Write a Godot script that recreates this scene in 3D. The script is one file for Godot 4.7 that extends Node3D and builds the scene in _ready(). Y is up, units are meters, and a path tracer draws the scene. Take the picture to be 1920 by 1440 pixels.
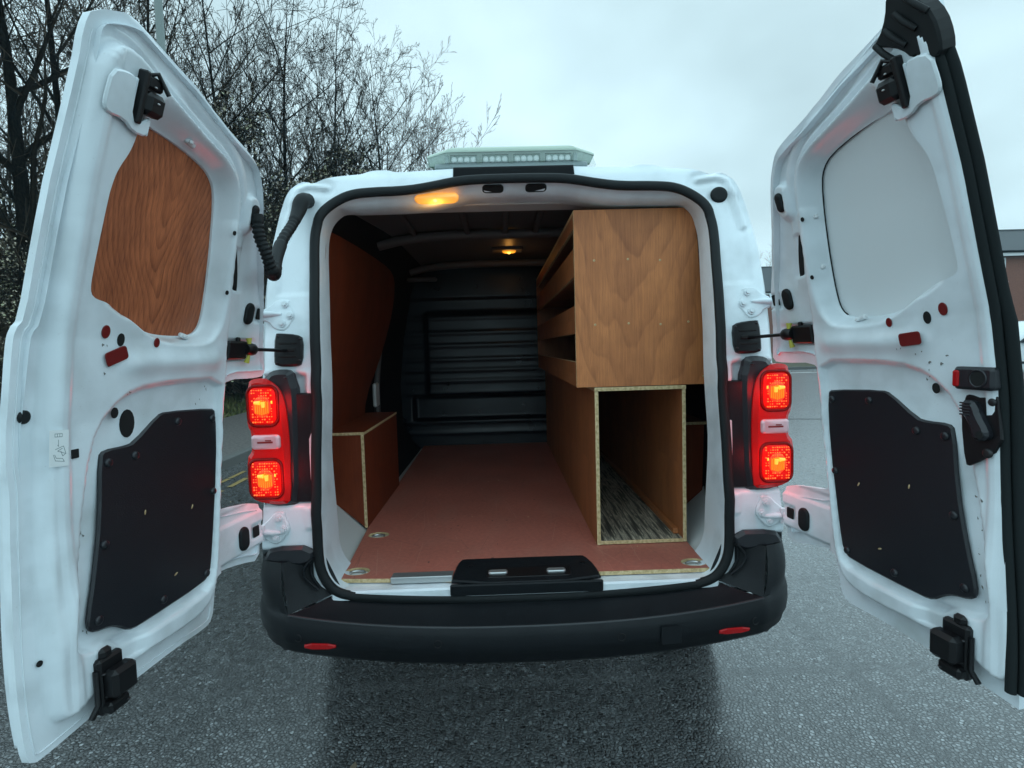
extends Node3D

# ------------------------------------------------------------------ helpers
var rng := RandomNumberGenerator.new()
var names := {}
var M := {}

func numbered(called: String) -> String:
	if not names.has(called):
		names[called] = 0
		return called
	names[called] += 1
	return "%s_%03d" % [called, names[called]]

func thing(called: String, label: String, category: String, at := Vector3.ZERO, turn := 0.0, group := "") -> Node3D:
	var o := Node3D.new()
	o.name = numbered(called)
	add_child(o)
	o.position = at
	o.rotation.y = turn
	o.set_meta("label", label)
	o.set_meta("category", category)
	if group != "":
		o.set_meta("group", group)
	return o

func node_under(called: String, parent: Node3D) -> Node3D:
	var o := Node3D.new()
	o.name = called
	parent.add_child(o, true)
	return o

func part(called: String, m: Mesh, mat, parent: Node, at := Vector3.ZERO) -> MeshInstance3D:
	var o := MeshInstance3D.new()
	o.name = called if parent != self else numbered(called)
	o.mesh = m
	if mat != null:
		o.material_override = mat
	o.position = at
	parent.add_child(o, true)
	return o

func struct(called: String, m: Mesh, mat, label := "") -> MeshInstance3D:
	var o := part(called, m, mat, self)
	o.set_meta("kind", "structure")
	if label != "":
		o.set_meta("label", label)
	return o

func stnew(group := 0) -> SurfaceTool:
	var st := SurfaceTool.new()
	st.begin(Mesh.PRIMITIVE_TRIANGLES)
	st.set_smooth_group(group)
	return st

func done(st: SurfaceTool) -> ArrayMesh:
	st.generate_normals()
	return st.commit()

func vtx(st: SurfaceTool, p: Vector3, uv := Vector2.ZERO) -> void:
	st.set_uv(uv)
	st.add_vertex(p)

# a triangle whose front looks along hint
func tri(st: SurfaceTool, a: Vector3, b: Vector3, c: Vector3, hint: Vector3, ua := Vector2.ZERO, ub := Vector2.ZERO, uc := Vector2.ZERO) -> void:
	vtx(st, a, ua)
	if (c - a).cross(b - a).dot(hint) < 0.0:
		vtx(st, c, uc)
		vtx(st, b, ub)
	else:
		vtx(st, b, ub)
		vtx(st, c, uc)

func quad(st: SurfaceTool, a: Vector3, b: Vector3, c: Vector3, d: Vector3, hint: Vector3) -> void:
	var ua := Vector2(a.x + a.z, a.y)
	var ub := Vector2(b.x + b.z, b.y)
	var uc := Vector2(c.x + c.z, c.y)
	var ud := Vector2(d.x + d.z, d.y)
	if absf(hint.y) > 0.7 * hint.length():
		ua = Vector2(a.x, a.z)
		ub = Vector2(b.x, b.z)
		uc = Vector2(c.x, c.z)
		ud = Vector2(d.x, d.z)
	tri(st, a, b, c, hint, ua, ub, uc)
	tri(st, a, c, d, hint, ua, uc, ud)

func V2(a: Array, s := 1.0) -> PackedVector2Array:
	var o := PackedVector2Array()
	for i in range(0, a.size(), 2):
		o.append(Vector2(a[i] * s, a[i + 1]))
	return o

func chaikin(p: PackedVector2Array, n := 2, closed := true) -> PackedVector2Array:
	var cur := p
	for k in n:
		var o := PackedVector2Array()
		var m := cur.size()
		for i in (m if closed else m - 1):
			var a := cur[i]
			var b := cur[(i + 1) % m]
			o.append(a.lerp(b, 0.25))
			o.append(a.lerp(b, 0.75))
		cur = o
	return cur

func near_on(poly: PackedVector2Array, p: Vector2) -> Vector2:
	var best := 1e9
	var bp := p
	var n := poly.size()
	for i in n:
		var q := Geometry2D.get_closest_point_to_segment(p, poly[i], poly[(i + 1) % n])
		var d := p.distance_squared_to(q)
		if d < best:
			best = d
			bp = q
	return bp

func sd(poly: PackedVector2Array, p: Vector2) -> float:   # positive inside
	var d := near_on(poly, p).distance_to(p)
	return d if Geometry2D.is_point_in_polygon(p, poly) else -d

func line_d(pl: PackedVector2Array, p: Vector2) -> float:
	var best := 1e9
	for i in pl.size() - 1:
		best = minf(best, p.distance_squared_to(Geometry2D.get_closest_point_to_segment(p, pl[i], pl[i + 1])))
	return sqrt(best)

# a pressed sheet: a grid cut to an outline with holes; pos gives the place of (x, y)
func sheet(st: SurfaceTool, outline: PackedVector2Array, holes: Array, step: float, pos: Callable, hint: Vector3, skirt := Vector3.ZERO, uvr := Rect2(0, 0, 1, 1)) -> void:
	var lo := outline[0]
	var hi := outline[0]
	for q in outline:
		lo = lo.min(q)
		hi = hi.max(q)
	lo -= Vector2(step, step) * 0.63
	var nx := int((hi.x - lo.x) / step) + 3
	var ny := int((hi.y - lo.y) / step) + 3
	var inside := PackedByteArray()
	inside.resize(nx * ny)
	for j in ny:
		for i in nx:
			var p := lo + Vector2(i, j) * step
			var k := Geometry2D.is_point_in_polygon(p, outline)
			if k:
				for h in holes:
					if Geometry2D.is_point_in_polygon(p, h):
						k = false
						break
			inside[j * nx + i] = 1 if k else 0
	var at := {}
	var uv := {}
	var edges := {}
	st.set_smooth_group(0)
	for j in ny - 1:
		for i in nx - 1:
			var c := [j * nx + i, j * nx + i + 1, (j + 1) * nx + i + 1, (j + 1) * nx + i]
			if inside[c[0]] + inside[c[1]] + inside[c[2]] + inside[c[3]] == 0:
				continue
			for q in c:
				if not at.has(q):
					var p := lo + Vector2(q % nx, q / nx) * step
					if inside[q] == 0:
						var b := near_on(outline, p)
						for h in holes:
							var b2 := near_on(h, p)
							if b2.distance_squared_to(p) < b.distance_squared_to(p):
								b = b2
						p = b
					at[q] = pos.call(p)
					uv[q] = (p - uvr.position) / uvr.size
			var P: Vector3 = at[c[0]]
			var Q: Vector3 = at[c[1]]
			var R: Vector3 = at[c[2]]
			var S: Vector3 = at[c[3]]
			var flip := (R - P).cross(Q - P).dot(hint) + (S - P).cross(R - P).dot(hint) < 0.0
			if flip:
				c = [c[0], c[3], c[2], c[1]]
			for t in [[0, 1, 2], [0, 2, 3]]:
				for q in t:
					vtx(st, at[c[q]], uv[c[q]])
			for e in 4:
				edges[Vector2i(c[e], c[(e + 1) % 4])] = true
	if skirt != Vector3.ZERO:
		st.set_smooth_group(1)
		for e in edges:
			if edges.has(Vector2i(e.y, e.x)):
				continue
			var a: Vector3 = at[e.x]
			var b: Vector3 = at[e.y]
			if a.distance_squared_to(b) < 1e-10:
				continue
			for q in [b, a, a + skirt, b, a + skirt, b + skirt]:
				vtx(st, q, Vector2(q.x + q.z, q.y))

# a flat plate with chamfered front edges; poly in x,y, front towards side*z
func plate(poly: PackedVector2Array, th: float, bev := 0.002, side := 1.0, holes_none := 0) -> ArrayMesh:
	var st := stnew(-1)
	plate_to(st, poly, th, bev, side)
	return done(st)

func plate_to(st: SurfaceTool, poly: PackedVector2Array, th: float, bev: float, side := 1.0, z0 := 0.0) -> void:
	var p := poly
	if Geometry2D.is_polygon_clockwise(p):
		p = p.duplicate()
		p.reverse()
	var n := p.size()
	var ins := PackedVector2Array()
	for i in n:
		var e1 := (p[i] - p[(i + n - 1) % n]).normalized()
		var e2 := (p[(i + 1) % n] - p[i]).normalized()
		var nn := (Vector2(-e1.y, e1.x) + Vector2(-e2.y, e2.x))
		nn = nn / maxf(0.6, nn.length_squared() * 0.5)
		ins.append(p[i] + nn * bev)
	# is_polygon_clockwise works in a y-down frame, so make sure that the inset went inwards
	if absf(area(ins)) > absf(area(p)):
		for i in n:
			ins[i] = 2.0 * p[i] - ins[i]
	var f := Vector3(0, 0, side)
	var idx := Geometry2D.triangulate_polygon(ins)
	st.set_smooth_group(-1)
	for k in range(0, idx.size(), 3):
		var a := ins[idx[k]]
		var b := ins[idx[k + 1]]
		var c := ins[idx[k + 2]]
		tri(st, Vector3(a.x, a.y, z0 + side * th), Vector3(b.x, b.y, z0 + side * th), Vector3(c.x, c.y, z0 + side * th), f, a, b, c)
	var ctr := Vector2.ZERO
	for q in p:
		ctr += q / n
	for i in n:
		var j := (i + 1) % n
		var e := p[j] - p[i]
		var o2 := Vector2(e.y, -e.x)
		if Geometry2D.is_point_in_polygon((p[i] + p[j]) * 0.5 + o2.normalized() * 1e-4, p):
			o2 = -o2
		var o := Vector3(o2.x, o2.y, 0).normalized()
		var a0 := Vector3(p[i].x, p[i].y, z0)
		var b0 := Vector3(p[j].x, p[j].y, z0)
		var a1 := Vector3(p[i].x, p[i].y, z0 + side * (th - bev))
		var b1 := Vector3(p[j].x, p[j].y, z0 + side * (th - bev))
		var a2 := Vector3(ins[i].x, ins[i].y, z0 + side * th)
		var b2 := Vector3(ins[j].x, ins[j].y, z0 + side * th)
		quad(st, a0, b0, b1, a1, o)
		quad(st, a1, b1, b2, a2, o + f)

func area(p: PackedVector2Array) -> float:
	var s := 0.0
	for i in p.size():
		s += p[i].cross(p[(i + 1) % p.size()])
	return s * 0.5

func rrect(w: float, h: float, r: float, n := 4, c := Vector2.ZERO) -> PackedVector2Array:
	var o := PackedVector2Array()
	for k in 4:
		var cc := c + Vector2((w / 2 - r) * (1 if k in [0, 3] else -1), (h / 2 - r) * (1 if k < 2 else -1))
		for i in n + 1:
			var t := (k + float(i) / n) * PI / 2
			o.append(cc + Vector2(cos(t), sin(t)) * r)
	return o

func ellipse(rx: float, ry: float, n := 20, c := Vector2.ZERO) -> PackedVector2Array:
	var o := PackedVector2Array()
	for i in n:
		o.append(c + Vector2(cos(TAU * i / n) * rx, sin(TAU * i / n) * ry))
	return o

# a dome over an outline: rings that shrink and rise
func dome(poly: PackedVector2Array, th: float, rise: float, side := 1.0, rings := 5, inset := 0.012) -> ArrayMesh:
	var st := stnew(0)
	var n := poly.size()
	var c := Vector2.ZERO
	for q in poly:
		c += q / n
	var prev := PackedVector3Array()
	for q in poly:
		prev.append(Vector3(q.x, q.y, 0))
	for k in rings + 1:
		var t := float(k) / rings * PI / 2
		var cur := PackedVector3Array()
		for q in poly:
			var d := c - q
			var w := q + d.normalized() * minf(inset * (1 - cos(t)), d.length() * 0.9)
			cur.append(Vector3(w.x, w.y, side * (th + rise * sin(t))))
		for i in n:
			var j := (i + 1) % n
			var o := Vector3(poly[i].x - c.x, poly[i].y - c.y, 0).normalized() + Vector3(0, 0, side * 0.7)
			quad(st, prev[i], prev[j], cur[j], cur[i], o)
		prev = cur
	var top := Vector3(c.x, c.y, side * (th + rise))
	for i in n:
		tri(st, prev[i], prev[(i + 1) % n], top, Vector3(0, 0, side))
	return done(st)

func box_to(st: SurfaceTool, c: Vector3, s: Vector3, bev := 0.0) -> void:
	# a box with chamfered edges
	var h := s / 2
	var b := minf(bev, minf(h.x, minf(h.y, h.z)) * 0.9)
	st.set_smooth_group(-1)
	for ax in 3:
		for sg in [-1.0, 1.0]:
			var n := Vector3.ZERO
			n[ax] = sg
			var u := Vector3.ZERO
			u[(ax + 1) % 3] = h[(ax + 1) % 3] - b
			var v := Vector3.ZERO
			v[(ax + 2) % 3] = h[(ax + 2) % 3] - b
			var o := c + n * h[ax]
			quad(st, o - u - v, o + u - v, o + u + v, o - u + v, n)
	if b > 0.0:
		for ax in 3:
			var a1 := (ax + 1) % 3
			var a2 := (ax + 2) % 3
			for s1 in [-1.0, 1.0]:
				for s2 in [-1.0, 1.0]:
					var e := Vector3.ZERO
					e[ax] = h[ax] - b
					var p := Vector3.ZERO
					p[a1] = s1 * h[a1]
					p[a2] = s2 * (h[a2] - b)
					var q := Vector3.ZERO
					q[a1] = s1 * (h[a1] - b)
					q[a2] = s2 * h[a2]
					var n := Vector3.ZERO
					n[a1] = s1
					n[a2] = s2
					quad(st, c + p - e, c + p + e, c + q + e, c + q - e, n)
		for sx in [-1.0, 1.0]:
			for sy in [-1.0, 1.0]:
				for sz in [-1.0, 1.0]:
					var g := Vector3(sx, sy, sz)
					var k := h - Vector3(b, b, b)
					tri(st, c + g * Vector3(h.x, k.y, k.z), c + g * Vector3(k.x, h.y, k.z), c + g * Vector3(k.x, k.y, h.z), g)

func box(s: Vector3, bev := 0.002, c := Vector3.ZERO) -> ArrayMesh:
	var st := stnew(-1)
	box_to(st, c, s, bev)
	return done(st)

# a sheet of plywood: wood on its two large faces, pale plies on its edges
func board(s: Vector3, face: Material, edge: Material) -> ArrayMesh:
	var thin := s.min_axis_index()
	var h := s / 2
	var mesh := ArrayMesh.new()
	for pass_no in 2:
		var st := stnew(-1)
		for ax in 3:
			if (ax == thin) != (pass_no == 0):
				continue
			for sg in [-1.0, 1.0]:
				var n := Vector3.ZERO
				n[ax] = sg
				var u := Vector3.ZERO
				u[(ax + 1) % 3] = h[(ax + 1) % 3]
				var v := Vector3.ZERO
				v[(ax + 2) % 3] = h[(ax + 2) % 3]
				var o := n * h[ax]
				quad(st, o - u - v, o + u - v, o + u + v, o - u + v, n)
		st.generate_normals()
		st.set_material(face if pass_no == 0 else edge)
		st.commit(mesh)
	return mesh

func tube_to(st: SurfaceTool, pts: PackedVector3Array, rad, sides := 8, closed := false, squash := Vector2.ONE, upv := Vector3.ZERO, caps := true) -> void:
	var n := pts.size()
	var rings := []
	var nor := Vector3.ZERO
	for i in n:
		var a := pts[(i + n - 1) % n] if (closed or i > 0) else pts[i]
		var b := pts[(i + 1) % n] if (closed or i < n - 1) else pts[i]
		var t := (b - a).normalized()
		if upv != Vector3.ZERO:
			nor = upv
		elif nor == Vector3.ZERO:
			nor = Vector3.UP if absf(t.y) < 0.9 else Vector3.RIGHT
		nor = (nor - t * nor.dot(t)).normalized()
		var bi := t.cross(nor)
		var r: float = rad[i] if rad is Array or rad is PackedFloat32Array else rad
		var ring := PackedVector3Array()
		for k in sides:
			var w := TAU * k / sides
			ring.append(pts[i] + nor * (cos(w) * r * squash.x) + bi * (sin(w) * r * squash.y))
		rings.append(ring)
	st.set_smooth_group(0)
	for i in (n if closed else n - 1):
		var A: PackedVector3Array = rings[i]
		var B: PackedVector3Array = rings[(i + 1) % n]
		for k in sides:
			var l := (k + 1) % sides
			var o := (A[k] + A[l]) * 0.5 - pts[i]
			tri(st, A[k], B[k], B[l], o)
			tri(st, A[k], B[l], A[l], o)
	if caps and not closed:
		st.set_smooth_group(-1)
		for e in [[0, pts[0] - pts[1]], [n - 1, pts[n - 1] - pts[n - 2]]]:
			var R: PackedVector3Array = rings[e[0]]
			for k in range(1, sides - 1):
				tri(st, R[0], R[k], R[k + 1], e[1])

func tube(pts: PackedVector3Array, rad, sides := 8, closed := false, squash := Vector2.ONE, upv := Vector3.ZERO) -> ArrayMesh:
	var st := stnew(0)
	tube_to(st, pts, rad, sides, closed, squash, upv)
	return done(st)

# a grid of points joined into a smooth surface; hint_at points away from a centre line
func loft(rows: Array, away: Vector3, closed := false, group := 0) -> ArrayMesh:
	var st := stnew(group)
	loft_to(st, rows, away, closed)
	return done(st)

func loft_to(st: SurfaceTool, rows: Array, away: Vector3, closed := false) -> void:
	var vote := 0.0
	for i in rows.size() - 1:
		var A: PackedVector3Array = rows[i]
		var B: PackedVector3Array = rows[i + 1]
		for k in A.size() - 1:
			var o := (A[k] + B[k + 1]) * 0.5 - away
			o.z *= 0.3
			vote += (B[k + 1] - A[k]).cross(B[k] - A[k]).dot(o)
	for i in rows.size() - 1:
		var A: PackedVector3Array = rows[i]
		var B: PackedVector3Array = rows[i + 1]
		var n := A.size()
		for k in (n if closed else n - 1):
			var l := (k + 1) % n
			for t in ([A[k], B[k], B[l], A[k], B[l], A[l]] if vote >= 0.0 else [A[k], B[l], B[k], A[k], A[l], B[l]]):
				vtx(st, t, Vector2(t.x + t.z, t.y))

func catmull(p: PackedVector3Array, n: int) -> PackedVector3Array:
	var o := PackedVector3Array()
	for i in p.size() - 1:
		var a := p[maxi(i - 1, 0)]
		var d := p[mini(i + 2, p.size() - 1)]
		for k in n:
			o.append(p[i].cubic_interpolate(p[i + 1], a, d, float(k) / n))
	o.append(p[p.size() - 1])
	return o

func smooth(a: float, b: float, x: float) -> float:
	return smoothstep(a, b, x)

func ball(r: float, sy := 1.0) -> SphereMesh:
	var m := SphereMesh.new()
	m.radius = r
	m.height = 2 * r * sy
	m.radial_segments = 14
	m.rings = 7
	return m

func cyl(r: float, h: float, sides := 20, r2 := -1.0) -> CylinderMesh:
	var m := CylinderMesh.new()
	m.bottom_radius = r
	m.top_radius = r if r2 < 0 else r2
	m.height = h
	m.radial_segments = sides
	m.rings = 1
	return m

# ------------------------------------------------------------------ materials
func lin(r: float, g: float, b: float) -> Color:
	return Color(r, g, b).linear_to_srgb()

func mat(c: Color, rough := 0.6, spec := 0.5) -> StandardMaterial3D:
	var m := StandardMaterial3D.new()
	m.albedo_color = c
	m.roughness = rough
	m.metallic_specular = spec
	return m

func noise_tex(kind: int, freq: float, size: int, seed_no: int, ramp: Array, octaves := 4, cell := -1, normal := false) -> NoiseTexture2D:
	var f := FastNoiseLite.new()
	f.noise_type = kind
	f.frequency = freq
	f.seed = seed_no
	f.fractal_octaves = octaves
	if octaves == 1:
		f.fractal_type = FastNoiseLite.FRACTAL_NONE
	if cell >= 0:
		f.cellular_return_type = cell
		f.cellular_jitter = 1.0
	var t := NoiseTexture2D.new()
	t.width = size
	t.height = size
	t.seamless = true
	t.noise = f
	t.as_normal_map = normal
	if ramp.size():
		var g := Gradient.new()
		var off := PackedFloat32Array()
		var col := PackedColorArray()
		for r in ramp:
			off.append(r[0])
			col.append(r[1])
		g.offsets = off
		g.colors = col
		t.color_ramp = g
	return t

# veneer: growth rings cut at a slant (arches) that run out into straight lines, with pores along the grain
func veneer(size: int, seed_no: int, pale: Color, dark: Color, arch: Array, contrast: float, pores: float) -> ImageTexture:
	var n1 := FastNoiseLite.new()
	n1.seed = seed_no
	n1.noise_type = FastNoiseLite.TYPE_SIMPLEX_SMOOTH
	n1.frequency = 1.0
	n1.fractal_octaves = 3
	var n2 := FastNoiseLite.new()
	n2.seed = seed_no + 5
	n2.frequency = 1.0
	n2.fractal_octaves = 2
	var im := Image.create(size, size, false, Image.FORMAT_RGB8)
	for j in size:
		var y := float(j) / size
		for i in size:
			var x := float(i) / size
			var w := n1.get_noise_2d(x * 2.2, y * 0.9)
			var cx: float = x - arch[0] - 0.05 * n1.get_noise_2d(7.0, y * 1.5)
			var f: float = arch[1] * cx * cx / (absf(cx) * arch[2] + 0.1) + y * arch[3] + w * arch[4] + 0.06 * n2.get_noise_2d(x * 14.0, y * 3.0)
			var ring := fposmod(f, 1.0)
			ring = pow(ring, 2.5) * (1.0 - smoothstep(0.88, 1.0, ring))
			ring *= 0.75 + 0.5 * n1.get_noise_2d(x * 5.0 - 30.0, y * 2.0)
			var broad := n1.get_noise_2d(x * 3.0 + 40.0, y * 0.7)
			var pore := n2.get_noise_2d(x * 150.0, y * 11.0)
			var fine := n2.get_noise_2d(x * 60.0 + 9.0, y * 2.5)
			var mottle := n2.get_noise_2d(x * 9.0 + 60.0, y * 6.0)
			var t := clampf(0.40 + contrast * (ring - 0.3) + 0.22 * broad + 0.14 * fine + 0.10 * mottle + pores * maxf(0.0, pore - 0.15), 0.0, 1.0)
			im.set_pixel(i, j, pale.lerp(dark, t))
	return ImageTexture.create_from_image(im)

# red-brown film-faced ply, scratched and scuffed by loading
func worn_floor() -> ImageTexture:
	var w := 768
	var h := 1024
	var n := FastNoiseLite.new()
	n.seed = 44
	n.frequency = 1.0
	n.fractal_octaves = 4
	var im := Image.create(w, h, false, Image.FORMAT_RGB8)
	var base := Color(0.70, 0.41, 0.35)
	for j in h:
		for i in w:
			var x := float(i) / w
			var y := float(j) / h
			var v := 1.0 + 0.07 * n.get_noise_2d(x * 3.0, y * 5.0) + 0.07 * n.get_noise_2d(x * 60.0, y * 110.0)
			var dust := maxf(0.0, n.get_noise_2d(x * 5.0 + 50.0, y * 5.0))
			im.set_pixel(i, j, Color(base.r * v, base.g * v, base.b * v).lerp(Color(0.70, 0.58, 0.52), dust * 0.25))
	var r := RandomNumberGenerator.new()
	r.seed = 9
	for k in 260:
		var p := Vector2(r.randf() * w, h * pow(r.randf(), 1.4))
		var d := Vector2.from_angle((PI / 2 + r.randfn(0.0, 0.35)) if r.randf() < 0.7 else r.randf() * PI)
		var l := r.randf_range(8.0, 110.0)
		var pale := r.randf() < 0.6
		var c := Color(0.80, 0.62, 0.55) if pale else Color(0.45, 0.27, 0.23)
		var a := r.randf_range(0.12, 0.5)
		for q in int(l):
			var z := p + d * q
			if z.x >= 0 and z.y >= 0 and z.x < w and z.y < h:
				im.set_pixel(int(z.x), int(z.y), im.get_pixel(int(z.x), int(z.y)).lerp(c, a))
	for k in 70:
		var p := Vector2(r.randf() * (w - 6), r.randf() * (h - 8))
		im.fill_rect(Rect2i(int(p.x), int(p.y), r.randi_range(1, 4), r.randi_range(1, 6)), Color(0.80, 0.66, 0.52) if r.randf() < 0.5 else Color(0.40, 0.25, 0.22))
	return ImageTexture.create_from_image(im)

# tarmac: tight stones of many greys with dark gaps; returns colour, roughness and height
func tarmac() -> Array:
	var n := FastNoiseLite.new()
	n.noise_type = FastNoiseLite.TYPE_CELLULAR
	n.fractal_type = FastNoiseLite.FRACTAL_NONE
	n.frequency = 0.06
	n.seed = 51
	var size := 1024
	n.cellular_return_type = FastNoiseLite.RETURN_DISTANCE2_SUB
	var gap := n.get_seamless_image(size, size).get_data()
	n.cellular_return_type = FastNoiseLite.RETURN_CELL_VALUE
	var hue := n.get_seamless_image(size, size).get_data()
	n.noise_type = FastNoiseLite.TYPE_SIMPLEX
	n.frequency = 0.012
	n.fractal_type = FastNoiseLite.FRACTAL_FBM
	n.fractal_octaves = 5
	var film := n.get_seamless_image(size, size).get_data()
	var col := PackedByteArray()
	col.resize(size * size * 3)
	var rou := PackedByteArray()
	rou.resize(size * size)
	var hei := PackedByteArray()
	hei.resize(size * size)
	for i in size * size:
		var e := smoothstep(8.0, 90.0, float(gap[i]))
		var k := hue[i] / 255.0
		var stone := 0.27 + 0.20 * k
		if fposmod(k * 37.0, 1.0) > 0.90:
			stone += 0.17
		elif fposmod(k * 53.0, 1.0) > 0.82:
			stone -= 0.17
		var f := film[i] / 255.0
		var v := lerpf(0.10, stone, e) * (0.82 + 0.36 * f)
		col[i * 3] = int(255 * clampf(v * 0.98, 0, 1))
		col[i * 3 + 1] = int(255 * clampf(v, 0, 1))
		col[i * 3 + 2] = int(255 * clampf(v * 1.01, 0, 1))
		rou[i] = int(255 * clampf(0.20 + 0.22 * fposmod(k * 17.0, 1.0) + 0.35 * (f - 0.5), 0.07, 0.6))
		hei[i] = int(255 * clampf(sqrt(e) * (0.55 + 0.45 * fposmod(k * 29.0, 1.0)), 0, 1))
	return [ImageTexture.create_from_image(Image.create_from_data(size, size, false, Image.FORMAT_RGB8, col)), ImageTexture.create_from_image(Image.create_from_data(size, size, false, Image.FORMAT_L8, rou)), ImageTexture.create_from_image(Image.create_from_data(size, size, false, Image.FORMAT_L8, hei))]

func sky_image() -> ImageTexture:
	var n := FastNoiseLite.new()
	n.seed = 21
	n.frequency = 1.0
	n.fractal_octaves = 5
	var w := 768
	var h := 384
	var im := Image.create(w, h, false, Image.FORMAT_RGBF)
	for j in h:
		var el := (0.5 - (j + 0.5) / h) * PI
		for i in w:
			var az := TAU * i / w
			var d := Vector3(cos(el) * cos(az), maxf(sin(el), 0.0), cos(el) * sin(az))
			var q := d / (0.35 + d.y)
			var c := n.get_noise_3d(q.x * 1.1, q.y * 0.8, q.z * 1.1)
			var c2 := n.get_noise_3d(q.x * 2.6 + 9.0, q.y * 2.0, q.z * 2.6)
			var v := 1.0 + 0.20 * c + 0.09 * c2
			v *= lerpf(1.03, 0.98, d.y)
			var grey := clampf(0.5 - c * 0.9, 0.0, 1.0)
			var col := Color(0.735, 0.99, 1.075).lerp(Color(0.60, 0.82, 0.90), grey * 0.75)
			im.set_pixel(i, j, Color(col.r * v, col.g * v, col.b * v))
	return ImageTexture.create_from_image(im)

func make_materials() -> void:
	var w := mat(lin(0.80, 0.86, 0.90), 0.28, 0.5)
	w.clearcoat_enabled = true
	w.clearcoat = 0.3
	w.clearcoat_roughness = 0.2
	w.albedo_texture = noise_tex(FastNoiseLite.TYPE_SIMPLEX_SMOOTH, 0.008, 512, 3, [[0.0, Color(0.86, 0.86, 0.85)], [0.38, Color(0.95, 0.95, 0.95)], [0.6, Color(1, 1, 1)], [1.0, Color(1, 1, 1)]], 5)
	w.uv1_triplanar = true
	w.uv1_scale = Vector3(1.1, 1.1, 1.1)
	w.detail_enabled = true
	w.detail_blend_mode = BaseMaterial3D.BLEND_MODE_MUL
	w.detail_albedo = noise_tex(FastNoiseLite.TYPE_SIMPLEX, 0.05, 1024, 5, [[0.0, Color(0.66, 0.64, 0.61)], [0.05, Color(0.90, 0.89, 0.88)], [0.10, Color(1, 1, 1)], [1.0, Color(1, 1, 1)]], 5)
	w.detail_uv_layer = BaseMaterial3D.DETAIL_UV_2
	w.uv2_triplanar = true
	w.uv2_scale = Vector3(1.3, 1.3, 1.3)
	M.white = w
	M.white_dull = mat(lin(0.62, 0.62, 0.61), 0.5)
	M.white_panel = mat(lin(0.74, 0.77, 0.78), 0.45)
	M.chip = mat(lin(0.16, 0.16, 0.15), 0.8)
	M.galv = mat(lin(0.5, 0.52, 0.52), 0.35)
	M.galv.metallic = 0.8
	M.black_gloss = mat(lin(0.006, 0.006, 0.007), 0.38, 0.4)
	M.dark_hole = mat(lin(0.004, 0.004, 0.004), 0.9)
	M.rubber = mat(lin(0.010, 0.012, 0.013), 0.6, 0.35)
	M.seal_fur = mat(lin(0.014, 0.018, 0.019), 0.85, 0.3)
	M.sticker_black = mat(lin(0.005, 0.006, 0.007), 0.75, 0.2)
	var pl := mat(lin(0.0065, 0.008, 0.010), 0.5, 0.33)
	pl.uv1_triplanar = true
	pl.uv1_scale = Vector3(3, 3, 3)
	pl.heightmap_enabled = true
	pl.heightmap_texture = noise_tex(FastNoiseLite.TYPE_SIMPLEX_SMOOTH, 0.09, 512, 12, [], 2)
	pl.heightmap_scale = 0.035
	pl.roughness_texture = noise_tex(FastNoiseLite.TYPE_SIMPLEX, 0.006, 512, 13, [[0.0, Color(0.75, 0.75, 0.75)], [0.6, Color(1, 1, 1)], [1.0, Color(1, 1, 1)]], 4)
	M.plastic = pl
	M.plastic_worn = mat(lin(0.02, 0.022, 0.025), 0.36, 0.5)
	M.trim = mat(lin(0.011, 0.012, 0.016), 0.33)
	M.trim.uv1_triplanar = true
	M.trim.uv1_scale = Vector3(4, 4, 4)
	M.trim.heightmap_enabled = true
	M.trim.heightmap_texture = pl.heightmap_texture
	M.trim.heightmap_scale = 0.02
	M.bulk = mat(lin(0.007, 0.010, 0.016), 0.34, 0.45)
	M.bulk.uv1_triplanar = true
	M.bulk.roughness_texture = pl.roughness_texture
	M.lining_dark = mat(lin(0.010, 0.010, 0.012), 0.7, 0.3)
	M.roof_inside = mat(lin(0.13, 0.12, 0.12), 0.5)
	M.silver = mat(lin(0.55, 0.55, 0.55), 0.3)
	M.silver.metallic = 0.9
	M.steel_dark = mat(lin(0.03, 0.03, 0.032), 0.35)
	M.steel_dark.metallic = 0.5
	M.yellow = mat(lin(0.50, 0.47, 0.07), 0.5)
	M.red_hole = mat(lin(0.16, 0.008, 0.008), 0.4)
	# lamps
	M.lens_frame = mat(lin(0.42, 0.004, 0.004), 0.2, 0.4)
	M.lens_frame.emission_enabled = true
	M.lens_frame.emission = Color(1, 0.03, 0.02)
	M.lens_frame.emission_energy_multiplier = 0.10
	M.lamp_red = mat(lin(0.35, 0.004, 0.003), 0.3, 0.3)
	M.lamp_red.emission_enabled = true
	M.lamp_red.emission = Color(1, 0.05, 0.02)
	M.lamp_red.emission_energy_multiplier = 0.48
	M.lamp_orange = mat(lin(0.5, 0.15, 0.02), 0.2)
	M.lamp_orange.emission_enabled = true
	M.lamp_orange.emission = Color(1, 0.46, 0.04)
	M.lamp_orange.emission_energy_multiplier = 0.95
	M.lamp_bowl = mat(lin(0.4, 0.05, 0.01), 0.3)
	M.lamp_bowl.emission_enabled = true
	M.lamp_bowl.emission = Color(1, 0.22, 0.05)
	M.lamp_bowl.emission_energy_multiplier = 0.85
	M.lamp_spark = mat(lin(0.5, 0.3, 0.1), 0.2)
	M.lamp_spark.emission_enabled = true
	M.lamp_spark.emission = Color(1, 0.62, 0.12)
	M.lamp_spark.emission_energy_multiplier = 1.6
	M.lamp_bead = mat(lin(0.5, 0.1, 0.03), 0.2)
	M.lamp_bead.emission_enabled = true
	M.lamp_bead.emission = Color(1, 0.42, 0.16)
	M.lamp_bead.emission_energy_multiplier = 1.3
	M.reflector_red = mat(lin(0.40, 0.006, 0.008), 0.2, 0.4)
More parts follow.
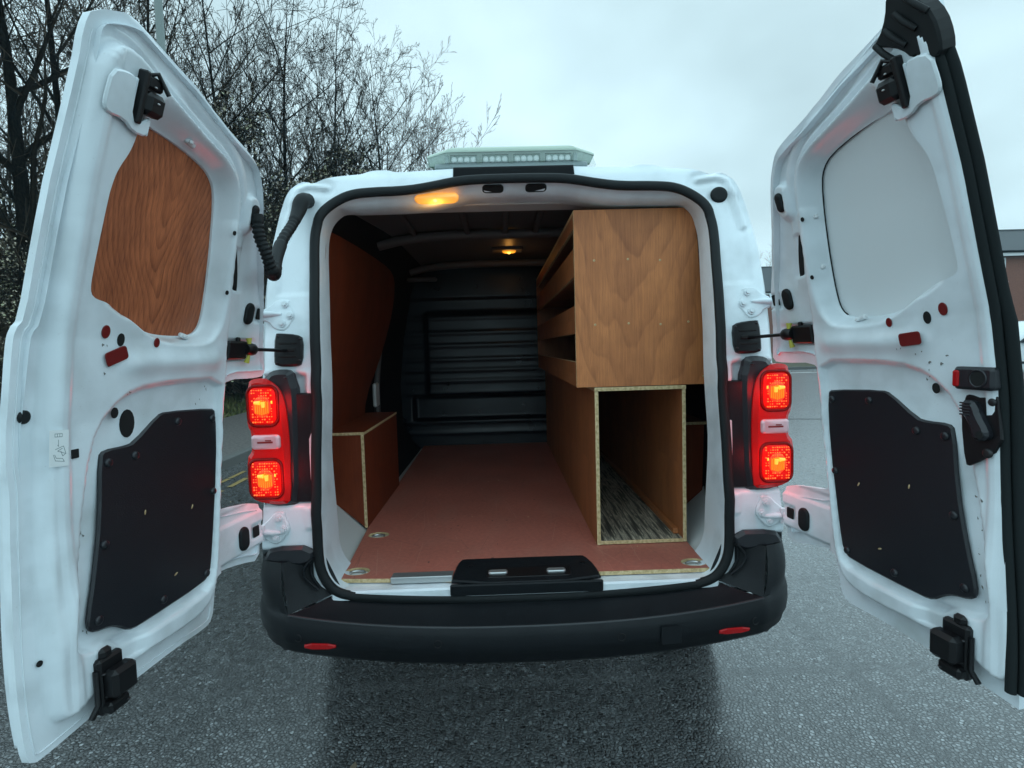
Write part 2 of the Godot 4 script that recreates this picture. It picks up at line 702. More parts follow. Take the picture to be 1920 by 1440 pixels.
	M.lens_dark = mat(lin(0.16, 0.002, 0.002), 0.25, 0.3)
	M.clear_lens = mat(Color(0.80, 0.70, 0.72), 0.12)
	M.clear_lens.metallic = 0.35
	M.glass = mat(Color(1, 1, 1, 0.06), 0.03, 0.35)
	M.glass.transparency = BaseMaterial3D.TRANSPARENCY_ALPHA
	M.bar_lens = mat(Color(0.86, 0.95, 0.90, 0.20), 0.3)
	M.bar_lens.transparency = BaseMaterial3D.TRANSPARENCY_ALPHA
	M.bar_lid = mat(lin(0.50, 0.60, 0.50), 0.3)
	M.led = mat(lin(0.65, 0.68, 0.68), 0.15)
	M.led_back = mat(lin(0.20, 0.25, 0.25), 0.3)
	M.bulb_warm = mat(lin(0.7, 0.5, 0.2), 0.3)
	M.bulb_warm.emission_enabled = true
	M.bulb_warm.emission = Color(1, 0.62, 0.14)
	M.bulb_warm.emission_energy_multiplier = 0.8
	M.bulb_core = mat(lin(0.7, 0.5, 0.2), 0.3)
	M.bulb_core.emission_enabled = true
	M.bulb_core.emission = Color(1, 0.85, 0.4)
	M.bulb_core.emission_energy_multiplier = 2.2
	# wood
	M.ply_door = mat(Color.WHITE, 0.5)
	M.ply_door.albedo_texture = veneer(768, 4, Color(0.80, 0.46, 0.29), Color(0.38, 0.18, 0.10), [0.44, 70.0, 2.2, 9.0, 0.55], 0.48, 0.55)
	M.ply_shelf = mat(Color.WHITE, 0.55)
	M.ply_shelf.albedo_texture = veneer(768, 9, Color(0.85, 0.535, 0.31), Color(0.50, 0.275, 0.15), [0.44, 7.0, 0.9, 3.2, 0.9], 0.34, 0.3)
	M.ply_plain = mat(Color(0.86, 0.80, 0.76), 0.55)
	M.ply_plain.albedo_texture = veneer(512, 15, Color(0.84, 0.57, 0.36), Color(0.56, 0.34, 0.19), [0.2, 3.0, 1.0, 0.6, 1.4], 0.16, 0.35)
	M.ply_plain.uv1_scale = Vector3(1.6, 1.6, 1)
	M.ply_red = mat(Color(0.90, 0.80, 0.76), 0.55, 0.35)
	M.ply_red.albedo_texture = veneer(512, 31, Color(0.58, 0.30, 0.17), Color(0.40, 0.185, 0.10), [0.3, 2.5, 1.0, 0.5, 1.6], 0.13, 0.3)
	M.ply_red.uv1_scale = Vector3(1.5, 1.5, 1)
	var ph := mat(Color(1, 1, 1), 0.5)
	ph.albedo_texture = worn_floor()
	ph.heightmap_enabled = true
	ph.heightmap_texture = noise_tex(FastNoiseLite.TYPE_SIMPLEX, 0.16, 512, 45, [], 2)
	ph.heightmap_scale = 0.01
	M.phenolic = ph
	M.worn = mat(Color.WHITE, 0.6)
	M.worn.albedo_texture = noise_tex(FastNoiseLite.TYPE_SIMPLEX, 0.012, 512, 46, [[0.0, Color(0.16, 0.15, 0.14)], [0.42, Color(0.36, 0.34, 0.30)], [0.52, Color(0.80, 0.75, 0.65)], [0.60, Color(0.40, 0.37, 0.33)], [1.0, Color(0.88, 0.82, 0.72)]], 5)
	M.worn.uv1_scale = Vector3(9, 0.45, 1)
	var ed := mat(Color(1, 1, 1), 0.7)
	ed.albedo_texture = noise_tex(FastNoiseLite.TYPE_SIMPLEX, 0.03, 256, 47, [[0.0, Color(0.66, 0.56, 0.40)], [0.5, Color(0.80, 0.70, 0.52)], [1.0, Color(0.87, 0.79, 0.63)]], 4)
	ed.uv1_triplanar = true
	ed.uv1_scale = Vector3(6, 6, 6)
	M.ply_edge = ed
	# ground
	var asp := mat(Color(1, 1, 1), 1.0)
	var tm := tarmac()
	asp.albedo_texture = tm[0]
	asp.roughness_texture = tm[1]
	asp.heightmap_enabled = true
	asp.heightmap_texture = tm[2]
	asp.heightmap_scale = 1.3
	asp.metallic_specular = 0.7
	asp.clearcoat_enabled = true
	asp.clearcoat = 1.0
	asp.clearcoat_roughness = 0.22
	asp.uv1_triplanar = true
	asp.uv1_world_triplanar = true
	asp.uv1_scale = Vector3(1.15, 1.15, 1.15)
	asp.detail_enabled = true
	asp.detail_blend_mode = BaseMaterial3D.BLEND_MODE_MUL
	asp.detail_albedo = noise_tex(FastNoiseLite.TYPE_SIMPLEX, 0.02, 1024, 53, [[0.0, Color(0.80, 0.81, 0.82)], [0.5, Color(0.96, 0.96, 0.96)], [1.0, Color(1, 1, 1)]], 5)
	asp.detail_uv_layer = BaseMaterial3D.DETAIL_UV_2
	asp.uv2_triplanar = true
	asp.uv2_world_triplanar = true
	asp.uv2_scale = Vector3(0.23, 0.23, 0.23)
	M.asphalt = asp
	var pv := mat(Color(1, 1, 1), 0.6)
	pv.albedo_texture = noise_tex(FastNoiseLite.TYPE_SIMPLEX, 0.03, 512, 54, [[0.0, Color(0.24, 0.23, 0.22)], [0.5, Color(0.34, 0.32, 0.31)], [1.0, Color(0.44, 0.42, 0.40)]], 6)
	pv.uv1_triplanar = true
	pv.uv1_world_triplanar = true
	M.pavement = pv
	M.kerb = mat(Color(0.33, 0.33, 0.32), 0.65)
	M.paint_yellow = mat(lin(0.22, 0.15, 0.045), 0.6)
	M.paint_white = mat(lin(0.6, 0.6, 0.58), 0.6)
	var so := mat(Color(1, 1, 1), 0.95)
	so.albedo_texture = noise_tex(FastNoiseLite.TYPE_SIMPLEX, 0.03, 512, 55, [[0.0, Color(0.16, 0.13, 0.09)], [0.5, Color(0.24, 0.23, 0.13)], [1.0, Color(0.33, 0.30, 0.17)]], 5)
	so.uv1_triplanar = true
	so.uv1_world_triplanar = true
	so.uv1_scale = Vector3(0.5, 0.5, 0.5)
	M.soil = so
	M.bark = mat(lin(0.24, 0.19, 0.14), 0.9)
	M.bark.uv1_triplanar = true
	M.bark.uv1_scale = Vector3(2.5, 0.7, 2.5)
	M.bark.albedo_texture = noise_tex(FastNoiseLite.TYPE_SIMPLEX, 0.05, 256, 56, [[0.0, Color(0.5, 0.5, 0.5)], [1.0, Color(1, 1, 0.95)]], 4)
	M.twig = mat(lin(0.30, 0.225, 0.155), 0.9)
	M.leaf = mat(Color.WHITE, 0.7)
	M.leaf.vertex_color_use_as_albedo = true
	M.leaf.backlight_enabled = true
	M.leaf.backlight = Color(0.25, 0.25, 0.15)
	M.grass = mat(Color.WHITE, 0.8)
	M.grass.vertex_color_use_as_albedo = true
	M.post = mat(lin(0.20, 0.24, 0.23), 0.5)
	var br := mat(Color(1, 1, 1), 0.85)
	br.albedo_texture = noise_tex(FastNoiseLite.TYPE_SIMPLEX, 0.05, 256, 57, [[0.0, Color(0.36, 0.22, 0.18)], [0.5, Color(0.50, 0.32, 0.26)], [1.0, Color(0.60, 0.42, 0.35)]], 4)
	br.uv1_triplanar = true
	M.brick = br
	M.roof_tile = mat(Color(0.24, 0.25, 0.26), 0.7)
	M.upvc = mat(lin(0.7, 0.72, 0.73), 0.4)
	M.window_glass = mat(lin(0.02, 0.025, 0.03), 0.06)
	M.car_paint = mat(lin(0.72, 0.75, 0.76), 0.25)
	M.car_paint.clearcoat_enabled = true
	M.tyre = mat(lin(0.012, 0.012, 0.012), 0.8)

# ------------------------------------------------------------------ the van's shape
const HX := 0.80
var GY := [0.0, 1.05, 1.25, 1.42, 1.70, 1.95, 2.3]
var GZ := [0.0, 0.0, -0.012, -0.038, -0.115, -0.200, -0.326]

func g(y: float) -> float:   # how the rear face leans
	for i in GY.size() - 1:
		if y <= GY[i + 1]:
			var t: float = (y - GY[i]) / (GY[i + 1] - GY[i])
			t = t if i < 4 else t
			return lerpf(GZ[i], GZ[i + 1], t)
	return GZ[-1]

var opening := PackedVector2Array()
var van: Node3D

func mirror_loop(half: Array) -> PackedVector2Array:
	# half outline from the middle of the top, down the right side, to the middle of the bottom
	var o := V2(half)
	for i in range(half.size() / 2 - 2, 0, -1):
		o.append(Vector2(-half[2 * i], half[2 * i + 1]))
	return o

func scaled_loop(p: PackedVector2Array, d: float) -> PackedVector2Array:
	# moves a loop inwards by d along its normals
	var n := p.size()
	var o := PackedVector2Array()
	var sg := -1.0 if area(p) < 0 else 1.0
	for i in n:
		var e := (p[(i + 1) % n] - p[(i + n - 1) % n]).normalized()
		o.append(p[i] + Vector2(-e.y, e.x) * sg * d)
	return o

# a point on a rear door: a along its width from the hinge, y up, h towards the load space when shut
func dp(a: float, y: float, h: float, s: float) -> Vector3:
	return Vector3(s * a, y, g(y) - h)

func door_world(a: float, y: float, h: float, s: float) -> Vector3:
	var t := deg_to_rad(10.0)
	var n := g(y) - h
	return Vector3(-s * HX - s * sin(t) * a - s * cos(t) * n, y, cos(t) * a - sin(t) * n)

func rear_face(x: float, y: float) -> float:
	# height of the pressed rear panel over the leaning plane (negative is deeper)
	var ax := absf(x)
	var h := 0.0
	# the upper step over the hinges
	h -= 0.010 * smooth(1.572, 1.582, y) * (1.0 - smooth(0.80, 0.815, ax)) * smooth(0.68, 0.69, ax) * (1.0 - smooth(1.88, 1.92, y))
	# gutter that runs round the upper corner
	if y > 1.55 and ax > 0.6:
		var pl := PackedVector2Array([Vector2(0.66, 1.958), Vector2(0.728, 1.968), Vector2(0.765, 1.955), Vector2(0.785, 1.90), Vector2(0.797, 1.83), Vector2(0.803, 1.78)])
		var d := line_d(pl, Vector2(ax, y))
		h += 0.009 * exp(-pow(d / 0.009, 2))
		h -= 0.008 * exp(-pow((d - 0.018) / 0.009, 2))
	# lamp pocket
	h -= 0.03 * smooth(0.70, 0.715, ax) * smooth(0.872, 0.885, y) * (1.0 - smooth(1.30, 1.315, y))
	# pads above and below the lamp filler
	h += 0.008 * smooth(1.244, 1.25, y) * (1.0 - smooth(1.316, 1.324, y)) * (1.0 - smooth(0.715, 0.735, ax))
	h += 0.008 * smooth(0.79, 0.80, y) * (1.0 - smooth(0.865, 0.872, y)) * (1.0 - smooth(0.715, 0.735, ax))
	# rounding towards the outer edge
	h -= 0.03 * smooth(0.80, 0.88, ax) * smooth(1.3, 1.33, y)
	h -= 0.012 * smooth(1.985, 2.03, y)
	h -= 0.09 * smooth(0.735, 0.69, y) * smooth(0.705, 0.74, ax)
	return h

const OUTER := [0.0, 2.030, 0.10, 2.030, 0.215, 2.027, 0.33, 2.021, 0.428, 2.016, 0.450, 2.027, 0.50, 2.027, 0.524, 2.022, 0.54, 2.012, 0.60, 2.007, 0.66, 2.000, 0.705, 1.983, 0.724, 1.977, 0.745, 1.988, 0.772, 1.978, 0.795, 1.955, 0.815, 1.90, 0.838, 1.777, 0.849, 1.70, 0.853, 1.633, 0.853, 1.545, 0.849, 1.40, 0.849, 1.31, 0.856, 1.10, 0.860, 0.88, 0.875, 0.75, 0.875, 0.56, 0.82, 0.505, 0.6, 0.49, 0.0, 0.49]
const HOLE := [0.0, 1.972, 0.12, 1.971, 0.20, 1.966, 0.30, 1.945, 0.384, 1.933, 0.50, 1.931, 0.575, 1.924, 0.632, 1.893, 0.672, 1.855, 0.687, 1.80, 0.687, 1.735, 0.677, 1.583, 0.664, 1.33, 0.662, 1.22, 0.677, 0.94, 0.683, 0.70, 0.672, 0.642, 0.645, 0.597, 0.612, 0.577, 0.56, 0.567, 0.35, 0.552, 0.15, 0.545, 0.0, 0.544]

func build_van() -> void:
	van = thing("panel_van", "white panel van seen from behind with both rear doors wide open and tail lamps lit", "van")
	opening = chaikin(mirror_loop(HOLE), 2)
	var outer := chaikin(mirror_loop(OUTER), 1)
	var st := stnew(0)
	sheet(st, outer, [opening], 0.0085, func(p: Vector2) -> Vector3: return Vector3(p.x, p.y, g(p.y) + rear_face(p.x, p.y)), Vector3(0, 0, 1))
	# return into the load space
	var hole := opening
	var rows := []
	for k in [[0.0, 0.0], [0.003, -0.008], [0.005, -0.025], [0.006, -0.045], [0.004, -0.13]]:
		var row := PackedVector3Array()
		for q in scaled_loop(hole, k[0]):
			var deep := 1.0 + 0.5 * smooth(1.1, 0.7, q.y) + 0.25 * smooth(1.9, 1.95, q.y)
			row.append(Vector3(q.x, q.y - 0.036 * clampf((-k[1] - 0.005) / 0.04, 0.0, 1.0) * smooth(1.88, 1.935, q.y), g(q.y) + k[1] * deep))
		rows.append(row)
	st.set_smooth_group(2)
	for i in rows.size() - 1:
		for k in hole.size():
			var l := (k + 1) % hole.size()
			var mid: Vector3 = rows[i][k]
			var o := Vector3(-mid.x, 1.25 - mid.y, 0)
			tri(st, rows[i][k], rows[i + 1][k], rows[i + 1][l], o)
			tri(st, rows[i][k], rows[i + 1][l], rows[i][l], o)
	# sides and roof, drawn forward from the rear outline
	var stations := [[0.0, 1.0, 0.0, -0.006], [-0.012, 1.004, 0.004, 0.0], [-0.05, 1.022, 0.012, 0.0], [-0.25, 1.055, 0.03, 0.4], [-0.7, 1.09, 0.06, 0.8], [-1.5, 1.10, 0.075, 1.0], [-2.8, 1.10, 0.075, 1.0], [-3.3, 1.09, 0.03, 1.0], [-4.0, 1.04, -0.75, 1.0], [-4.6, 0.95, -0.85, 1.0], [-4.75, 0.80, -0.95, 1.0]]
	var rr := []
	for s in stations:
		var row := PackedVector3Array()
		for q in outer:
			var side: float = 1.0 + (s[1] - 1.0) * (1.0 - 0.75 * smooth(1.4, 2.0, q.y))
			var zz := lerpf(g(q.y), -0.02, s[3] if s[3] > 0 else 0.0)
			var yy: float = q.y + s[2] * smooth(1.6, 1.98, q.y) if s[2] > -0.5 else minf(q.y, 2.03 + s[2] - 0.1 * smooth(1.0, 2.0, q.y) * 0.0)
			row.append(Vector3(q.x * side, yy, zz + s[0] + (rear_face(q.x, q.y) if s[0] > -0.02 else 0.0)))
		rr.append(row)
	st.set_smooth_group(3)
	for i in rr.size() - 1:
		for k in outer.size():
			var l := (k + 1) % outer.size()
			var o: Vector3 = rr[i][k] - Vector3(0, 1.2, rr[i][k].z)
			tri(st, rr[i][k], rr[i + 1][k], rr[i + 1][l], o)
			tri(st, rr[i][k], rr[i + 1][l], rr[i][l], o)
	var nose: PackedVector3Array = rr[rr.size() - 1]
	for k in range(1, nose.size() - 1):
		tri(st, nose[0], nose[k], nose[k + 1], Vector3(0, 0, -1))
	part("body", done(st), M.white, van)
	# rubber seal round the opening
	var sp := PackedVector3Array()
	for q in scaled_loop(hole, -0.006):
		sp.append(Vector3(q.x, q.y, g(q.y) + rear_face(q.x, q.y) + 0.008))
	part("door_seal", tube(sp, 0.0125, 10, true, Vector2(1.0, 1.35), Vector3(0, 0, 1)), M.rubber, van)
	# black patch on the roof edge
	st = stnew(0)
	var pr := []
	for t in [[1.990, 0.004], [2.008, 0.004], [2.024, 0.0045], [2.033, -0.002], [2.036, -0.03]]:
		var row := PackedVector3Array()
		for i in 13:
			var x := lerpf(-0.215, 0.22, i / 12.0)
			row.append(Vector3(x, t[0], g(minf(t[0], 2.03)) + rear_face(x, minf(t[0], 2.03)) + t[1]))
		pr.append(row)
	loft_to(st, pr, Vector3(0, 1.9, -0.5))
	part("roof_edge_tape", done(st), M.sticker_black, van)
	build_cabin()
	build_fittings()
	build_lamps()
	build_bumper()

func build_cabin() -> void:
	# load space behind the opening: dark side linings, roof, bulkhead
	var secs := PackedVector2Array([Vector2(0.70, 0.55), Vector2(0.80, 0.66), Vector2(0.86, 0.80), Vector2(0.87, 1.1), Vector2(0.83, 1.45), Vector2(0.76, 1.80), Vector2(0.70, 1.95), Vector2(0.62, 1.985)])
	for s in [-1.0, 1.0]:
		var rows := []
		for z in [-0.10, -0.2, -0.35, -0.6, -1.2, -2.0, -2.72]:
			var row := PackedVector3Array()
			for q in secs:
				var w := 0.06 * smooth(-0.35, -0.10, z)
				row.append(Vector3(s * (q.x - w), q.y, minf(z, g(q.y) - 0.09 if z > -0.5 else z)))
			rows.append(row)
		part("side_lining", loft(rows, Vector3(s * 5, 1.2, 0), false, 0), M.lining_dark, van)
		# pale lower metal behind the pillar
		var st := stnew(-1)
		quad(st, Vector3(s * 0.634, 0.578, 0.0), Vector3(s * 0.672, 0.578, -0.62), Vector3(s * 0.83, 0.735, -0.62), Vector3(s * 0.672, 0.66, -0.12), Vector3(-s, 1, 0))
		part("lower_side_metal", done(st), M.white_dull, van)
	# roof skin from inside, with cross bows
	var rows := []
	for z in [-0.28, -0.34, -0.9, -1.6, -2.72]:
		var row := PackedVector3Array()
		for i in 15:
			var x := lerpf(-0.74, 0.74, i / 14.0)
			row.append(Vector3(x, 2.0 + 0.02 * smooth(-0.3, -1.6, z) - 0.06 * pow(absf(x) / 0.74, 4), z))
		rows.append(row)
	part("ceiling", loft(rows, Vector3(0, 5, 0)), M.roof_inside, van)
	for z in [-1.22, -2.28]:
		var pts := PackedVector3Array()
		for i in 15:
			var x := lerpf(-0.70, 0.70, i / 14.0)
			pts.append(Vector3(x, 1.985 - 0.06 * pow(absf(x) / 0.74, 4), z))
		part("ceiling_bow", tube(pts, 0.03, 6, false, Vector2(0.9, 1.3), Vector3(0, 1, 0)), M.roof_inside, van)
	for x in [-0.5, -0.22, -0.02, 0.14]:
		part("ceiling_rib", box(Vector3(0.03, 0.02, 0.84), 0.008, Vector3(x, 1.986, -0.77)), M.roof_inside, van)
	# bulkhead with pressed ribs
	var st := stnew(0)
	var rect := PackedVector2Array([Vector2(-0.9, 0.56), Vector2(0.9, 0.56), Vector2(0.9, 2.05), Vector2(-0.9, 2.05)])
	var swages := [0.70, 0.79, 1.02, 1.12, 1.205, 1.29, 1.40, 1.50, 1.62]
	sheet(st, rect, [], 0.0125, func(p: Vector2) -> Vector3:
		var h := 0.0
		for w in swages:
			h += 0.008 * exp(-pow((p.y - w) / 0.014, 2)) * smooth(0.80, 0.76, absf(p.x + 0.05))
		h -= 0.05 * smooth(0.80, 0.82, p.y) * smooth(1.0, 0.985, p.y) * smooth(0.78, 0.75, absf(p.x))
		h += 0.03 * smooth(1.005, 1.02, p.y) * smooth(1.68, 1.64, p.y) * smooth(0.62, 0.58, absf(p.x + 0.05))
		h += 0.02 * smooth(1.76, 1.78, p.y)
		return Vector3(p.x, p.y, -2.66 + h), Vector3(0, 0, 1))
	part("bulkhead", done(st), M.bulk, van)
	# floor panel of phenolic ply, with a notch for the lock and cut-outs for lashing rings
	var rings := [Vector2(-0.602, 0.50), Vector2(-0.594, 0.112), Vector2(0.598, 0.088)]
	var out := V2([-0.634, 0.052, -0.25, 0.024, -0.228, 0.165, 0.198, 0.152, 0.252, 0.036, 0.634, 0.034, 0.655, 0.62, 0.69, 2.66, -0.70, 2.66, -0.672, 0.62])
	var holes := []
	for r in rings:
		holes.append(ellipse(0.045, 0.034, 20, r))
	st = stnew(0)
	sheet(st, out, holes, 0.012, func(p: Vector2) -> Vector3: return Vector3(p.x, 0.60, -p.y), Vector3(0, 1, 0), Vector3.ZERO, Rect2(-0.72, 0, 1.44, 2.7))
	var fl := part("floor_panel", done(st), M.phenolic, van)
	st = stnew(-1)
	for i in out.size():
		var a := out[i]
		var b := out[(i + 1) % out.size()]
		if a.y > 2.0 or b.y > 2.0:
			continue
		quad(st, Vector3(a.x, 0.6, -a.y), Vector3(b.x, 0.6, -b.y), Vector3(b.x, 0.586, -b.y), Vector3(a.x, 0.586, -a.y), Vector3(0, 0, 1) if absf(a.x - b.x) > 0.05 else Vector3(-a.x, 0, 0))
	for h in holes:
		for i in h.size():
			var a: Vector2 = h[i]
			var b: Vector2 = h[(i + 1) % h.size()]
			quad(st, Vector3(a.x, 0.601, -a.y), Vector3(b.x, 0.601, -b.y), Vector3(b.x, 0.585, -b.y), Vector3(a.x, 0.585, -a.y), Vector3(0, 0, 1))
	part("edge", done(st), M.ply_edge, fl)
	for r in rings:
		var ring := part("lashing_ring", cyl(0.05, 0.006, 20), M.white_dull, van, Vector3(r.x, 0.585, -r.y))
		var pts := PackedVector3Array()
		for i in 13:
			pts.append(Vector3(cos(PI * i / 12.0) * 0.026, 0.006 + 0.004, -sin(PI * i / 12.0) * 0.018))
		part("loop", tube(pts, 0.005, 6), M.silver, ring)
	# white sill and metal floor under the panel
	part("sill", box(Vector3(1.30, 0.035, 0.20), 0.006, Vector3(0, 0.565, -0.085)), M.white, van)
	part("floor_metal", box(Vector3(1.5, 0.02, 2.6), 0.002, Vector3(0, 0.568, -1.38)), M.white_dull, van)
	st = stnew(-1)
	box_to(st, Vector3(-0.355, 0.5975, -0.030), Vector3(0.21, 0.022, 0.012), 0.002)
	box_to(st, Vector3(-0.355, 0.6035, -0.052), Vector3(0.21, 0.003, 0.05), 0.001)
	part("edge_strip", done(st), M.galv, van)
	# black lock cover on the sill
	st = stnew(-1)
	plate_to(st, chaikin(V2([-0.254, 0.0, 0.256, 0.0, 0.246, 0.11, 0.222, 0.182, 0.20, 0.188, -0.21, 0.188, -0.232, 0.182, -0.246, 0.11]), 1), 0.012, 0.005)
	var lock := part("lock_cover", done(st), M.plastic, van, Vector3(0, 0.5875, 0.021))
	lock.rotation.x = deg_to_rad(-84.5)
	lock.scale.y = 0.95
	part("lip", box(Vector3(0.510, 0.012, 0.040), 0.004, Vector3(0.001, -0.002, -0.010)), M.plastic, lock)
	part("recess", plate(rrect(0.29, 0.070, 0.016, 4, Vector2(0.01, 0.068)), 0.004, 0.002), M.black_gloss, lock, Vector3(0, 0, 0.0095))
	for x in [-0.095, 0.105]:
		part("striker", plate(rrect(0.066, 0.026, 0.010, 3, Vector2(x, 0.066)), 0.008, 0.003), M.galv, lock, Vector3(0, 0, 0.0125))
	for x in [-0.19, 0.205]:
		part("screw", cyl(0.009, 0.004, 12), M.black_gloss, lock, Vector3(x, 0.125, 0.013)).rotation.x = PI / 2

	# plywood lining on the left wall
	var wall := V2([-0.14, 1.825, -0.6, 1.855, -1.35, 1.865, -1.62, 1.85, -1.70, 1.78, -1.62, 1.50, -1.50, 1.30, -1.30, 1.12, -1.30, 0.95, -0.62, 0.95, -0.14, 0.72])
	st = stnew(0)
	sheet(st, chaikin(wall, 1), [], 0.02, func(p: Vector2) -> Vector3:
		var q := clampf((p.y - 0.72) / 1.1, 0.0, 1.0)
		return Vector3(-lerpf(0.835, 0.705, smooth(0.2, 1.0, q)) + 0.04 * smooth(-0.35, -0.14, p.x), p.y, p.x), Vector3(1, 0, 0), Vector3(-0.008, 0, 0))
	part("wall_lining", done(st), M.ply_red, van)
	# pale pillar parts seen past the lining
	var pts := catmull(PackedVector3Array([Vector3(-0.80, 1.84, -1.72), Vector3(-0.83, 1.75, -1.86), Vector3(-0.84, 1.50, -1.84), Vector3(-0.85, 1.2, -1.72), Vector3(-0.85, 0.95, -1.7), Vector3(-0.85, 0.62, -1.74)]), 4)
	part("sliding_door_pillar", tube(pts, 0.035, 8, false, Vector2(1, 0.6)), M.roof_inside, van)
	part("wall_bracket", box(Vector3(0.02, 0.14, 0.10), 0.008, Vector3(-0.80, 1.12, -1.46)), M.white_dull, van)
	part("grab_rail", box(Vector3(0.22, 0.03, 0.05), 0.01, Vector3(-0.62, 1.885, -2.3)), M.roof_inside, van)
	# header: slots and lamp
	for x in [[-0.074, 0.072, 0.032, -0.2345, 1.953], [0.082, 0.072, 0.032, -0.2345, 1.953], [-0.075, 0.028, 0.014, -0.29, 1.9335], [0.076, 0.028, 0.014, -0.29, 1.9335]]:
		var sl := part("latch_slot", plate(rrect(x[1], x[2], 0.012 if x[2] > 0.02 else 0.006), 0.003, 0.001), M.dark_hole, van, Vector3(x[0], x[4], x[3]))
		sl.rotation.x = 0.98 if x[2] > 0.02 else PI / 2
		if x[2] > 0.02:
			var rm := PackedVector3Array()
			for q in rrect(x[1], x[2], 0.012):
				rm.append(Vector3(q.x, q.y, 0.002))
			part("rim", tube(rm, 0.003, 6, true, Vector2.ONE, Vector3(0, 0, 1)), M.rubber, sl)
	part("header_panel", box(Vector3(1.25, 0.006, 0.11), 0.002, Vector3(0, 1.928, -0.41)), M.white_dull, van)
	var lamp := part("courtesy_lamp", dome(rrect(0.160, 0.036, 0.0175, 6), 0.006, 0.012, 1.0, 4, 0.016), M.bulb_warm, van, Vector3(-0.278, 1.925, -0.228))
	lamp.rotation.x = 0.95
	part("bulb", ball(0.008, 0.8), M.bulb_core, lamp, Vector3(-0.004, 0, 0.016))
	var l1 := OmniLight3D.new()
	l1.name = "courtesy_glow"
	l1.position = Vector3(-0.278, 1.885, -0.225)
	l1.light_color = Color(1, 0.72, 0.36)
	l1.light_energy = 0.008
	l1.light_size = 0.03
	l1.omni_range = 6
	l1.omni_attenuation = 2
	l1.shadow_enabled = true
	van.add_child(l1, true)
	var lamp2 := part("ceiling_lamp", dome(rrect(0.09, 0.04, 0.018, 6), 0.004, 0.010, 1.0, 4, 0.015), M.bulb_warm, van, Vector3(0.012, 2.004, -1.86))
	lamp2.rotation.x = PI / 2 - 0.25
	part("bulb", ball(0.012, 0.8), M.bulb_core, lamp2, Vector3(0.0, 0, 0.012))
	part("lamp_base", box(Vector3(0.20, 0.02, 0.12), 0.006, Vector3(0.0, 2.012, -1.86)), M.roof_inside, van)
	var l2 := OmniLight3D.new()
	l2.name = "ceiling_glow"
	l2.position = Vector3(0.012, 1.965, -1.86)
	l2.light_color = Color(1, 0.70, 0.34)
	l2.light_energy = 0.005
	l2.light_size = 0.02
	l2.omni_range = 6
	l2.omni_attenuation = 2
	l2.shadow_enabled = true
	van.add_child(l2, true)

func hinge_plate(up: bool) -> Array:
	if up:
		return [[-0.862, 1.522, -0.830, 1.536, -0.815, 1.554, -0.804, 1.560, -0.765, 1.559, -0.764, 1.542, -0.744, 1.500, -0.772, 1.449, -0.798, 1.450, -0.818, 1.461, -0.830, 1.478, -0.862, 1.490], [-0.780, 1.539, -0.761, 1.500, -0.786, 1.472], 1.507]
	return [[-0.882, 0.806, -0.844, 0.833, -0.824, 0.857, -0.792, 0.861, -0.790, 0.839, -0.776, 0.809, -0.780, 0.787, -0.814, 0.749, -0.838, 0.753, -0.864, 0.773, -0.882, 0.776], [-0.809, 0.837, -0.795, 0.801, -0.821, 0.774], 0.79]

